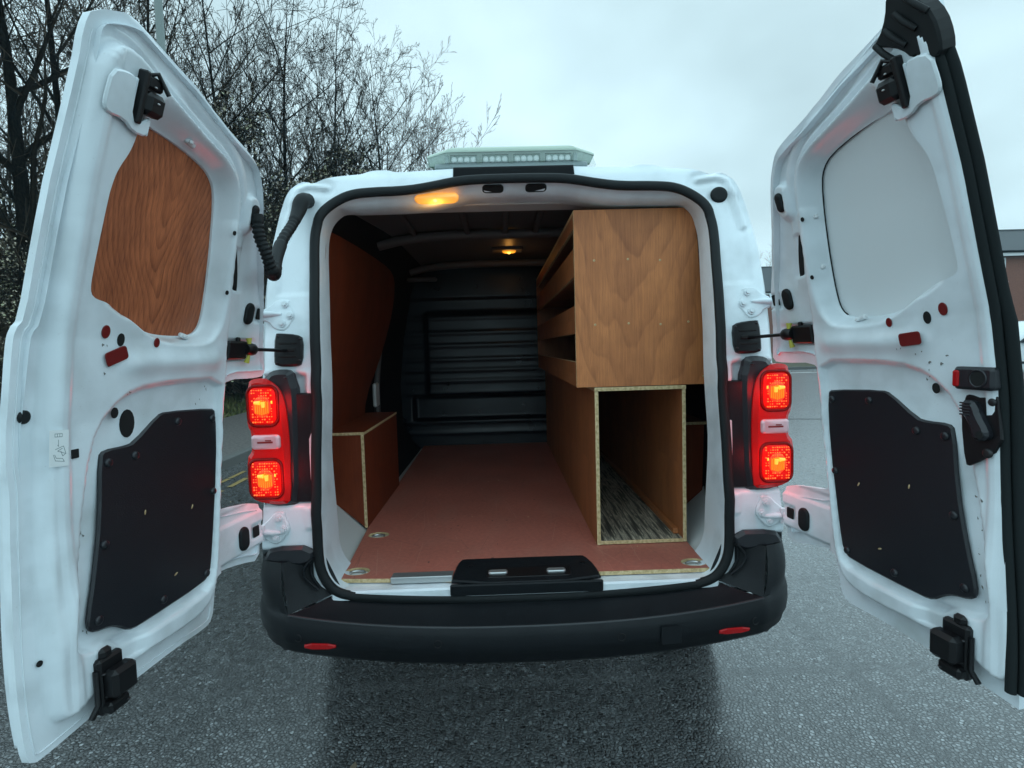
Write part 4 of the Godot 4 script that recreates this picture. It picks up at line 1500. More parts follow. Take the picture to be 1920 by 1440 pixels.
	# chips and scuffs in the paint
	rng.seed = 61 if left else 62
	st = stnew(-1)
	var spots := [[0.665, 1.40], [0.655, 1.36], [0.69, 0.83], [0.70, 0.80], [0.685, 0.86], [0.60, 1.30], [0.34, 1.29], [0.36, 1.27], [0.71, 1.01]] if left else [[0.56, 1.35], [0.60, 1.33], [0.63, 1.31], [0.66, 1.32], [0.60, 1.29], [0.71, 1.05], [0.715, 0.98], [0.72, 0.92], [0.725, 0.86], [0.72, 0.80]]
	for q in spots:
		for k in 2:
			var a: float = q[0] + rng.randf_range(-0.015, 0.015)
			var y: float = q[1] + rng.randf_range(-0.02, 0.02)
			var rx := rng.randf_range(0.001, 0.0035)
			var ry := rng.randf_range(0.0012, 0.005)
			var c := dp(a, y, door_height(a, y) + 0.0011, s)
			for e in 6:
				var t0 := TAU * e / 6.0
				var t1 := TAU * (e + 1) / 6.0
				var k0 := 1.0 + 0.5 * sin(e * 2.6 + a * 900.0)
				var k1 := 1.0 + 0.5 * sin(((e + 1) % 6) * 2.6 + a * 900.0)
				tri(st, c, c + Vector3(cos(t0) * rx * k0, sin(t0) * ry * k0, 0.0006), c + Vector3(cos(t1) * rx * k1, sin(t1) * ry * k1, 0.0006), hint)
	part("paint_chips", done(st), M.chip, dr).set_meta("kind", "stuff")
	# hinge pockets
	for y in [1.500, 0.823]:
		var hp := on_door("hinge_pocket", rrect(0.030, 0.034, 0.004), 0.003, 0.001, M.dark_hole, dr, s, 0.108 if y > 1 else 0.100, y, -0.033)
		hp.rotation.x = tilt_at(y)
	# door check mechanism with its yellow clip
	st = stnew(-1)
	box_to(st, Vector3(0, 0, -0.010), Vector3(0.085, 0.052, 0.022), 0.004)
	box_to(st, Vector3(-s * 0.01, 0.03, -0.010), Vector3(0.012, 0.014, 0.012), 0.003)
	var ck := part("check_arm", done(st), M.black_gloss, dr, dp(0.210, 1.394, -0.034, s))
	ck.rotation.x = tilt_at(1.39)
	st = stnew(0)
	tube_to(st, PackedVector3Array([Vector3(-s * 0.045, -0.036, -0.02), Vector3(-s * 0.045, -0.018, -0.024), Vector3(-s * 0.045, 0.018, -0.024), Vector3(-s * 0.045, 0.036, -0.02)]), [0.008, 0.005, 0.005, 0.009], 8)
	part("yellow_clip", done(st), M.yellow, ck)
	# upper latch in a folded bracket
	var br := V2([0.768, 1.850, 0.764, 1.900, 0.735, 1.910, 0.712, 1.908, 0.706, 1.870, 0.705, 1.838, 0.686, 1.830, 0.668, 1.850, 0.662, 1.846, 0.662, 1.812, 0.697, 1.810, 0.722, 1.826, 0.756, 1.824, 0.766, 1.832], s)
	for i in br.size():
		br[i] -= Vector2(s * 0.74, 1.87)
	var bk := on_door("latch_bracket", chaikin(br, 1), 0.006, 0.003, M.white, dr, s, 0.74, 1.87, 0.006)
	st = stnew(-1)
	box_to(st, Vector3(-s * 0.034, 0.004, 0.010), Vector3(0.006, 0.070, 0.024), 0.002)
	box_to(st, Vector3(-s * 0.076, -0.040, 0.006), Vector3(0.005, 0.032, 0.022), 0.002)
	part("flange", done(st), M.white, bk)
	st = stnew(-1)
	box_to(st, Vector3(s * 0.012, 0.0, -0.012), Vector3(0.016, 0.125, 0.045), 0.004)
	box_to(st, Vector3(-s * 0.018, 0.042, -0.016), Vector3(0.05, 0.030, 0.03), 0.006)
	box_to(st, Vector3(-s * 0.022, -0.006, -0.022), Vector3(0.058, 0.056, 0.044), 0.012)
	box_to(st, Vector3(s * 0.004, -0.055, -0.008), Vector3(0.03, 0.036, 0.022), 0.006)
	tube_to(st, PackedVector3Array([Vector3(s * 0.01, 0.05, -0.02), Vector3(-s * 0.02, 0.068, -0.025), Vector3(-s * 0.045, 0.030, -0.045)]), 0.006, 6)
	var ul := part("upper_latch", done(st), M.black_gloss, dr, dp(0.686, 1.882, -0.006, s))
	ul.rotation.x = tilt_at(1.875)
	ul.scale = Vector3(0.80, 0.80, 0.72)
	for q in [Vector3(-0.02, 0.0, -0.045), Vector3(-0.015, 0.035, -0.032)]:
		part("pin", ball(0.004, 0.6), M.silver, ul, Vector3(s * q.x, q.y, q.z))
	# lower latch
	st = stnew(-1)
	box_to(st, Vector3(-s * 0.006, 0.0, -0.008), Vector3(0.062, 0.12, 0.02), 0.006)
	box_to(st, Vector3(s * 0.000, 0.066, -0.008), Vector3(0.030, 0.026, 0.018), 0.008)
	box_to(st, Vector3(-s * 0.012, 0.005, -0.030), Vector3(0.062, 0.062, 0.036), 0.009)
	box_to(st, Vector3(-s * 0.004, -0.044, -0.022), Vector3(0.052, 0.026, 0.026), 0.006)
	tube_to(st, PackedVector3Array([Vector3(s * 0.026, 0.04, -0.01), Vector3(s * 0.030, -0.03, -0.014), Vector3(s * 0.044, -0.052, -0.01)]), 0.006, 6)
	var ll := part("lower_latch", done(st), M.black_gloss, dr, dp(0.690, 0.695, -0.004, s))
	for q in [Vector3(0.018, 0.03, -0.02), Vector3(0.014, -0.02, -0.02), Vector3(-0.02, -0.045, -0.036)]:
		part("pin", ball(0.0045, 0.6), M.steel_dark, ll, Vector3(s * q.x, q.y, q.z))
	if left:
		on_door("buffer", ellipse(0.012, 0.013, 16), 0.006, 0.003, M.rubber, dr, s, 0.801, 1.275, surf(0.801, 1.275, 0.012, 0.012))
		on_door("striker_hole", rrect(0.016, 0.018, 0.001, 1), 0.002, 0.0005, M.dark_hole, dr, s, 0.727, 1.192, surf(0.727, 1.192, 0.009, 0.009) + 0.0005)
		sticker(dr, s)
	else:
		right_door_parts(dr, s)

func sticker(dr: Node3D, s: float) -> void:
	# white label with a line drawing of a latch handle
	var im := Image.create(96, 168, false, Image.FORMAT_RGB8)
	im.fill(Color(0.93, 0.95, 0.95))
	var ink := Color(0.32, 0.40, 0.42)
	var strokes := [[26, 16, 62, 16], [62, 16, 62, 30], [62, 30, 26, 30], [26, 30, 26, 16], [38, 16, 38, 30], [50, 16, 50, 30], [44, 44, 44, 74], [44, 74, 40, 68], [30, 88, 70, 74], [70, 74, 82, 110], [82, 110, 40, 96], [40, 96, 64, 84], [56, 96, 66, 120], [66, 120, 78, 112], [20, 112, 30, 140], [30, 140, 74, 146], [74, 146, 66, 132], [66, 132, 34, 128], [34, 128, 26, 112]]
	for k in strokes:
		var n := int(Vector2(k[2] - k[0], k[3] - k[1]).length()) + 1
		for i in n + 1:
			var q := Vector2(k[0], k[1]).lerp(Vector2(k[2], k[3]), float(i) / n)
			im.fill_rect(Rect2i(int(q.x), int(q.y), 2, 2), ink)
	var m := mat(Color.WHITE, 0.35)
	m.albedo_texture = ImageTexture.create_from_image(im)
	var st := stnew(0)
	var c := [[0.784, 1.247, 0, 0], [0.745, 1.243, 1, 0], [0.748, 1.173, 1, 1], [0.787, 1.177, 0, 1]]
	var P := []
	for q in c:
		P.append(dp(q[0], q[1], 0.0, s))
	for t in [[0, 1, 2], [0, 2, 3]]:
		tri(st, P[t[0]], P[t[1]], P[t[2]], Vector3(0, 0, -1), Vector2(c[t[0]][2], c[t[0]][3]), Vector2(c[t[1]][2], c[t[1]][3]), Vector2(c[t[2]][2], c[t[2]][3]))
	var o := part("sticker", done(st), m, dr)
	o.position.z = -(maxf(door_height(0.755, 1.21), door_height(0.775, 1.21))) - 0.0025

func right_door_parts(dr: Node3D, s: float) -> void:
	# double-lipped rubber seal down the free edge
	for k in 2:
		var pts := PackedVector3Array()
		for i in 40:
			var y := lerpf(0.655, 1.975, i / 39.0)
			var a := (0.764 if k == 0 else 0.771 + 0.006 * smooth(1.44, 1.42, y)) + 0.022 * smooth(1.1, 0.7, y) - 0.010 * smooth(1.85, 1.97, y)
			pts.append(dp(a, y, -0.008 if k == 0 else -0.025, s))
		part("edge_seal", tube(pts, 0.0105 if k == 0 else 0.013, 10, false, Vector2(0.85, 1.0), Vector3(0, 0, 1)), M.seal_fur, dr)
	# black rubber moulding over the top corner
	var tp := chaikin(V2([0.640, 1.974, 0.668, 1.985, 0.690, 2.012, 0.702, 2.045, 0.722, 2.050, 0.738, 2.040, 0.742, 2.018, 0.765, 2.000, 0.781, 1.965, 0.784, 1.925, 0.778, 1.895, 0.752, 1.900, 0.735, 1.918, 0.722, 1.916, 0.706, 1.941, 0.676, 1.962], s), 1)
	var ctr := Vector2(s * 0.72, 1.965)
	for i in tp.size():
		tp[i] -= ctr
	var cap := part("top_seal", plate(tp, 0.034, 0.004, -1.0), M.rubber, dr, dp(0.72, 1.965, -0.030, s))
	cap.rotation.x = tilt_at(1.95)
	for k in 4:
		var f0 := Vector3(s * lerpf(-0.062, 0.020, k / 3.0), lerpf(0.008, 0.058, k / 3.0), -0.034)
		part("fold", tube(PackedVector3Array([f0, f0 + Vector3(s * 0.018, -0.022, -0.006), f0 + Vector3(s * 0.034, -0.046, 0.0)]), 0.006, 7), M.rubber, cap)
	# inner release: grip with red tip, and the lever on its plate
	var h := door_height(0.725, 1.29)
	var st := stnew(-1)
	plate_to(st, rrect(0.083, 0.047, 0.008, 4), 0.020, 0.006, -1.0)
	var gr := part("release_grip", done(st), M.trim, dr, dp(0.727, 1.289, h - 0.002, s))
	part("finger_hole", plate(ellipse(0.0155, 0.016, 18), 0.003, 0.0005, -1.0), M.dark_hole, gr, Vector3(s * 0.012, 0, -0.018))
	var fr := PackedVector3Array()
	for q in ellipse(0.0165, 0.017, 18):
		fr.append(Vector3(q.x + s * 0.012, q.y, -0.020))
	part("rim", tube(fr, 0.0025, 6, true, Vector2.ONE, Vector3(0, 0, 1)), M.trim, gr)
	part("red_tip", box(Vector3(0.014, 0.034, 0.010), 0.003), M.reflector_red, gr, Vector3(-s * 0.033, -0.001, -0.019))
	var lp := chaikin(V2([0.696, 1.250, 0.707, 1.255, 0.732, 1.247, 0.752, 1.260, 0.764, 1.255, 0.767, 1.220, 0.775, 1.152, 0.712, 1.104, 0.700, 1.106, 0.688, 1.205, 0.696, 1.222], s), 1)
	for i in lp.size():
		lp[i] -= Vector2(s * 0.73, 1.18)
	var pl := part("release_plate", plate(lp, 0.006, 0.002, -1.0), M.black_gloss, dr, dp(0.73, 1.18, door_height(0.73, 1.18) + 0.002, s))
	st = stnew(-1)
	plate_to(st, chaikin(V2([-0.030, 0.062, -0.006, 0.064, 0.004, 0.050, 0.008, 0.036, 0.026, 0.006, 0.027, -0.010, 0.010, -0.020, -0.006, -0.014, -0.012, 0.010, -0.020, 0.024, -0.030, 0.036], s), 1), 0.020, 0.007, -1.0, -0.004)
	for k in 5:
		box_to(st, Vector3(-s * 0.017, 0.058 - 0.006 * k, -0.0245), Vector3(0.022, 0.003, 0.004), 0.001)
	var lv := part("release_lever", done(st), M.trim, pl)
	part("pivot", plate(ellipse(0.008, 0.008, 14), 0.002, 0.0005, -1.0), M.dark_hole, lv, Vector3(s * 0.014, -0.004, -0.0235))
	part("screw", dome(ellipse(0.010, 0.010, 14), 0.002, 0.004, -1.0, 3, 0.006), M.steel_dark, pl, Vector3(s * 0.018, -0.042, -0.006))
	part("screw", dome(ellipse(0.008, 0.008, 14), 0.002, 0.003, -1.0, 3, 0.006), M.steel_dark, pl, Vector3(s * 0.024, 0.062, -0.006))

# ------------------------------------------------------------------ plywood fit-out
func put_board(called: String, t: Node3D, lo: Vector3, hi: Vector3, face: Material, turn := false) -> MeshInstance3D:
	return part(called, board(hi - lo, face, M.ply_edge), null, t, (lo + hi) / 2)

func build_racking() -> void:
	# long tunnel on the floor
	var t := thing("plywood_tunnel", "long open-ended plywood tunnel box standing on the load floor under the shelves", "storage box", Vector3(0.46, 0.602, -0.284))
	var e := 0.014
	var back := -2.34
	put_board("side_panel", t, Vector3(-0.170, 0, back), Vector3(-0.170 + e, 0.598, 0), M.ply_plain)
	put_board("side_panel", t, Vector3(0.166, 0.002, back), Vector3(0.166 + e, 0.598, -0.003), M.ply_plain)
	put_board("top_panel", t, Vector3(-0.170, 0.599, back), Vector3(0.180, 0.599 + e, 0.002), M.ply_plain)
	put_board("floor_panel", t, Vector3(-0.155, 0.001, back), Vector3(0.165, 0.001 + e, -0.002), M.worn)
	put_board("back_panel", t, Vector3(-0.155, 0.016, back + 0.001), Vector3(0.165, 0.597, back + e), M.ply_plain)
	part("corner_batten", box(Vector3(0.022, 0.022, 2.2), 0.002), M.ply_plain, t, Vector3(0.153, 0.028, -1.15))
	# shelf unit above
	t = thing("plywood_shelf_unit", "plywood shelf unit with lipped shelves hung along the right side of the load space", "shelves", Vector3(0.223, 1.2175, -0.284))
	var w := 0.50
	var hh := 0.665
	# the end panel, cut away towards the van's side
	var st := stnew(0)
	var ep := V2([0.0, 0.0, 0.498, 0.0, 0.498, 0.36, 0.47, 0.46, 0.462, 0.60, 0.452, 0.663, 0.0, 0.663])
	var mesh := ArrayMesh.new()
	sheet(st, ep, [], 0.02, func(p: Vector2) -> Vector3: return Vector3(p.x, p.y, 0.0), Vector3(0, 0, 1), Vector3.ZERO, Rect2(0.0, 0.68, 0.50, -0.68))
	sheet(st, ep, [], 0.04, func(p: Vector2) -> Vector3: return Vector3(p.x, p.y, -0.0175), Vector3(0, 0, -1), Vector3.ZERO, Rect2(0.0, 0.68, 0.50, -0.68))
	st.generate_normals()
	st.set_material(M.ply_shelf)
	st.commit(mesh)
	st = stnew(-1)
	for i in ep.size():
		var a := ep[i]
		var b := ep[(i + 1) % ep.size()]
		quad(st, Vector3(a.x, a.y, 0), Vector3(b.x, b.y, 0), Vector3(b.x, b.y, -0.0175), Vector3(a.x, a.y, -0.0175), Vector3(a.x + b.x - 0.48, a.y + b.y - 0.66, 0) if absf(a.y - b.y) > 0.2 else Vector3(0, a.y - 0.3, 0))
	st.generate_normals()
	st.set_material(M.ply_edge)
	st.commit(mesh)
	part("end_panel", mesh, null, t)
	for x in [0.07, 0.19, 0.32, 0.44]:
		for y in [0.235, 0.475]:
			if y > 0.4 and x > 0.4:
				continue
			part("screw_filler", plate(ellipse(0.0045, 0.0045, 10), 0.0012, 0.0004), M.ply_edge, t, Vector3(x + 0.012 * sin(x * 40.0), y + 0.004 * cos(x * 70), 0.0))
	part("screw_filler", plate(ellipse(0.0035, 0.0035, 10), 0.0012, 0.0004), M.ply_edge, t, Vector3(0.485, 0.03, 0.0))
	var deep := -2.14
	put_board("end_panel", t, Vector3(0.0, 0.0, deep), Vector3(w, hh, deep + e), M.ply_plain)
	put_board("back_panel", t, Vector3(0.485, 0.001, deep + e + 0.001), Vector3(0.497, 0.50, -0.019), M.ply_red)
	put_board("top_panel", t, Vector3(0.001, 0.650, deep + e + 0.001), Vector3(0.44, 0.664, -0.019), M.ply_plain)
	for y in [0.001, 0.225, 0.440]:
		put_board("shelf", t, Vector3(0.014, y, deep + e + 0.001), Vector3(0.484, y + 0.012, -0.019), M.ply_plain)
		put_board("shelf_lip", t, Vector3(0.0, y + (0.0 if y < 0.1 else -0.02), deep + e + 0.001), Vector3(0.0125, y + (0.095 if y < 0.1 else 0.085), -0.0185), M.ply_plain)
	put_board("top_rail", t, Vector3(0.0, 0.60, deep + e + 0.001), Vector3(0.0125, 0.6485, -0.0185), M.ply_plain)
	# covers over the wheel arches
	for s in [-1.0, 1.0]:
		t = thing("wheel_arch_box", "reddish plywood box with pale edges over the left wheel arch" if s < 0 else "reddish plywood box over the right wheel arch, behind the tunnel box", "box", Vector3(s * 0.67, 0.602, -0.60), 0.0, "plywood boxes over the wheel arches")
		var l := -0.77
		var x0 := -0.17 if s < 0 else 0.0
		var x1 := 0.0 if s < 0 else 0.17
		if s < 0:
			put_board("side_panel", t, Vector3(-0.013, 0.0, l), Vector3(0, 0.412, 0.002), M.ply_red)
			put_board("top_panel", t, Vector3(-0.17, 0.4125, l), Vector3(0.002, 0.4245, 0.004), M.ply_red)
		else:
			put_board("side_panel", t, Vector3(0.0, 0.0, l), Vector3(0.013, 0.412, 0.002), M.ply_red)
			put_board("top_panel", t, Vector3(-0.002, 0.4125, l), Vector3(0.17, 0.4245, 0.004), M.ply_red)
		var fp := V2([-0.0135, 0.004, -0.145, 0.118, -0.155, 0.4115, -0.0135, 0.4115], -s)
		part("front_panel", plate(fp, 0.010, 0.0005), M.ply_red, t, Vector3(0, 0, -0.010))

func build_light_bar() -> void:
	var t := thing("light_bar", "low clear light bar with rows of unlit lamps across the van's roof", "light bar", Vector3(0.0, 2.078, -0.52))
	part("base", box(Vector3(0.60, 0.025, 0.24), 0.008, Vector3(0, 0.008, 0)), M.led_back, t)
	var plan := V2([-0.335, -0.06, -0.255, -0.125, 0.255, -0.125, 0.335, -0.06, 0.335, 0.06, 0.255, 0.125, -0.255, 0.125, -0.335, 0.06])
	# lid
	var rows := []
	for k in [[0.060, 1.0], [0.066, 1.01], [0.074, 0.99], [0.080, 0.94], [0.083, 0.80]]:
		var row := PackedVector3Array()
		for q in plan:
			row.append(Vector3(q.x * (k[1] - 0.05 * (k[0] - 0.06) / 0.02), k[0], q.y * k[1]))
		rows.append(row)
	var st := stnew(-1)
	loft_to(st, rows, Vector3(0, 0.02, 0), true)
	var topr: PackedVector3Array = rows[4]
	for i in range(1, 7):
		tri(st, topr[0], topr[i], topr[i + 1], Vector3.UP)
	part("lid", done(st), M.bar_lid, t)
	st = stnew(-1)
	rows = []
	for k in [[0.020, 1.02], [0.058, 0.985]]:
		var row := PackedVector3Array()
		for q in plan:
			row.append(Vector3(q.x * k[1], k[0], q.y * k[1]))
		rows.append(row)
	loft_to(st, rows, Vector3(0, 0.03, 0), true)
	part("lens", done(st), M.bar_lens, t)
	for i in 4:
		var md := part("lamp_module", box(Vector3(0.104, 0.034, 0.012), 0.003), M.led_back, t, Vector3(-0.186 + 0.124 * i, 0.038, 0.095))
		part("frame", tube(PackedVector3Array([Vector3(-0.052, -0.017, 0.007), Vector3(0.052, -0.017, 0.007), Vector3(0.052, 0.017, 0.007), Vector3(-0.052, 0.017, 0.007)]), 0.002, 5, true, Vector2.ONE, Vector3(0, 0, 1)), M.trim, md)
		for k in 4:
			var b := part("led", dome(ellipse(0.0115, 0.0125, 14), 0.001, 0.008, 1.0, 4, 0.009), M.led, md, Vector3(-0.037 + 0.0247 * k, 0, 0.006))
	for x in [-0.252, 0.252]:
		part("bracket", box(Vector3(0.016, 0.036, 0.05), 0.003, Vector3(x, 0.038, 0.085)), M.led_back, t)

# ------------------------------------------------------------------ plants
class Bark:
	var v := PackedVector3Array()
	var n := PackedVector3Array()
	var ix := PackedInt32Array()
	func ring(p: Vector3, d: Vector3, r: float, sides: int) -> int:
		var u := d.cross(Vector3(0.31, 0.2, 0.93)).normalized()
		var w := d.cross(u)
		var at := v.size()
		for k in sides:
			var t := TAU * k / sides
			var o := u * cos(t) + w * sin(t)
			v.append(p + o * r)
			n.append(o)
		return at
	func join(a: int, b: int, sides: int) -> void:
		for k in sides:
			var l := (k + 1) % sides
			ix.append_array(PackedInt32Array([a + k, b + l, b + k, a + k, a + l, b + l]))
	func mesh() -> ArrayMesh:
		var arr := []
		arr.resize(Mesh.ARRAY_MAX)
		arr[Mesh.ARRAY_VERTEX] = v
		arr[Mesh.ARRAY_NORMAL] = n
		arr[Mesh.ARRAY_INDEX] = ix
		var m := ArrayMesh.new()
		m.add_surface_from_arrays(Mesh.PRIMITIVE_TRIANGLES, arr)
		return m

var leaf_v := PackedVector3Array()
var leaf_n := PackedVector3Array()
var leaf_c := PackedColorArray()

func leaf(p: Vector3, size: float, c: Color) -> void:
	var a := Vector3(rng.randf_range(-1, 1), rng.randf_range(-1, 1), rng.randf_range(-1, 1)).normalized()
	var b := a.cross(Vector3(rng.randf_range(-1, 1), rng.randf_range(-1, 1), rng.randf_range(-1, 1))).normalized()
	var nn := a.cross(b)
	if nn.y < 0:
		nn = -nn
	for q in [p, p + a * size * 0.5 + b * size * 0.3, p + a * size, p, p + a * size, p + a * size * 0.5 - b * size * 0.3]:
		leaf_v.append(q)
		leaf_n.append(nn)
		leaf_c.append(c)

func leaf_mesh() -> ArrayMesh:
	var arr := []
	arr.resize(Mesh.ARRAY_MAX)
	arr[Mesh.ARRAY_VERTEX] = leaf_v
	arr[Mesh.ARRAY_NORMAL] = leaf_n
	arr[Mesh.ARRAY_COLOR] = leaf_c
	var m := ArrayMesh.new()
	m.add_surface_from_arrays(Mesh.PRIMITIVE_TRIANGLES, arr)
	leaf_v = PackedVector3Array()
	leaf_n = PackedVector3Array()
	leaf_c = PackedColorArray()
	return m

# grows one limb and what branches from it; big holds trunk and limbs, fine holds twigs
func grow(big: Bark, fine: Bark, p: Vector3, d: Vector3, length: float, r: float, lvl: int, how: Dictionary) -> void:
	var b := big if lvl <= 1 else fine
	var sides := 8 if lvl == 0 else (5 if lvl == 1 else 3)
	var segs := 9 if lvl == 0 else (6 if lvl == 1 else (4 if lvl == 2 else 3))
	var last := b.ring(p, d, r, sides)
	var pts := [p]
	var dirs := [d]
	for i in segs:
		var t := float(i + 1) / segs
		var wig: float = how.wig * (0.22 if lvl == 0 else 1.0)
		d = (d + Vector3(rng.randf_range(-1, 1), rng.randf_range(-0.7, 0.7), rng.randf_range(-1, 1)) * wig + Vector3.UP * how.lift * (0.5 if lvl > 0 else 0.1)).normalized()
		p += d * length / segs
		var rr := maxf(r * pow(1.0 - t, 0.7), how.thin)
		var cur := b.ring(p, d, rr, sides)
		b.join(last, cur, sides)
		last = cur
		pts.append(p)
		dirs.append(d)
	if lvl >= how.levels:
		if how.leaf > 0.0:
			for k in pts.size():
				if rng.randf() < how.leaf:
					leaf(pts[k], rng.randf_range(0.05, 0.10) * how.leaf_size, how.leaf_colors[rng.randi() % how.leaf_colors.size()])
		return
	var kids: int = how.kids[lvl]
	for k in kids:
		var t := lerpf(how.start if lvl == 0 else 0.18, 1.0, (k + rng.randf()) / kids)
		var f := t * segs
		var i := mini(int(f), segs - 1)
		var at: Vector3 = (pts[i] as Vector3).lerp(pts[i + 1], f - i)
		var dd: Vector3 = dirs[i]
		var side := dd.cross(Vector3(rng.randf_range(-1, 1), rng.randf_range(-1, 1), rng.randf_range(-1, 1))).normalized()
		var ang := deg_to_rad(rng.randf_range(how.spread * 0.6, how.spread * 1.3))
		var nd := (dd * cos(ang) + side * sin(ang)).normalized()
		var ll := length * rng.randf_range(0.34, 0.58) * (1.0 - 0.55 * t if lvl == 0 else 1.0 - 0.35 * t)
		grow(big, fine, at, nd, ll, maxf(r * pow(1.0 - t * 0.92, 0.7) * rng.randf_range(0.42, 0.62), how.thin), lvl + 1, how)

func make_plant(called: String, label: String, category: String, group: String, stems: int, height: float, r: float, how: Dictionary, seed_no: int) -> Node3D:
	rng.seed = seed_no
	var big := Bark.new()
	var fine := Bark.new()
	for s in stems:
		var a := TAU * s / stems + rng.randf()
		var o := Vector3(cos(a), 0, sin(a)) * (0.0 if stems == 1 else rng.randf_range(0.1, how.get("foot", 0.4)))
		var d: Vector3 = (Vector3.UP + o.normalized() * how.lean * rng.randf_range(0.4, 1.2)).normalized() if stems > 1 else Vector3(rng.randf_range(-0.06, 0.06), 1, rng.randf_range(-0.06, 0.06)).normalized()
		grow(big, fine, o + Vector3(0, -0.2, 0), d, height * rng.randf_range(0.75, 1.05), r * rng.randf_range(0.7, 1.1), 0, how)
	var t := thing(called, label, category, Vector3.ZERO, 0.0, group)
	part("trunk" if stems == 1 else "stems", big.mesh(), M.bark, t)
	part("crown", fine.mesh(), M.twig, t)
	if leaf_v.size():
		part("leaves", leaf_mesh(), M.leaf, t)
	return t

func place_copy(proto: Node3D, first: bool, at: Vector3, turn: float, sc: Vector3, label: String) -> void:
	var o := proto
	if not first:
		var base := String(proto.name).rstrip("0123456789").rstrip("_")
		o = proto.duplicate()
		o.name = numbered(base)
		add_child(o)
	o.position = at
	o.rotation.y = turn
	o.scale = sc
	o.set_meta("label", label)

# where a thing d metres off stands, for a bearing written as the fraction across the view from straight ahead
func spot(bearing: float, d: float) -> Vector3:
	return Vector3(-0.065 + bearing * d, 0.08, 1.84 - d)

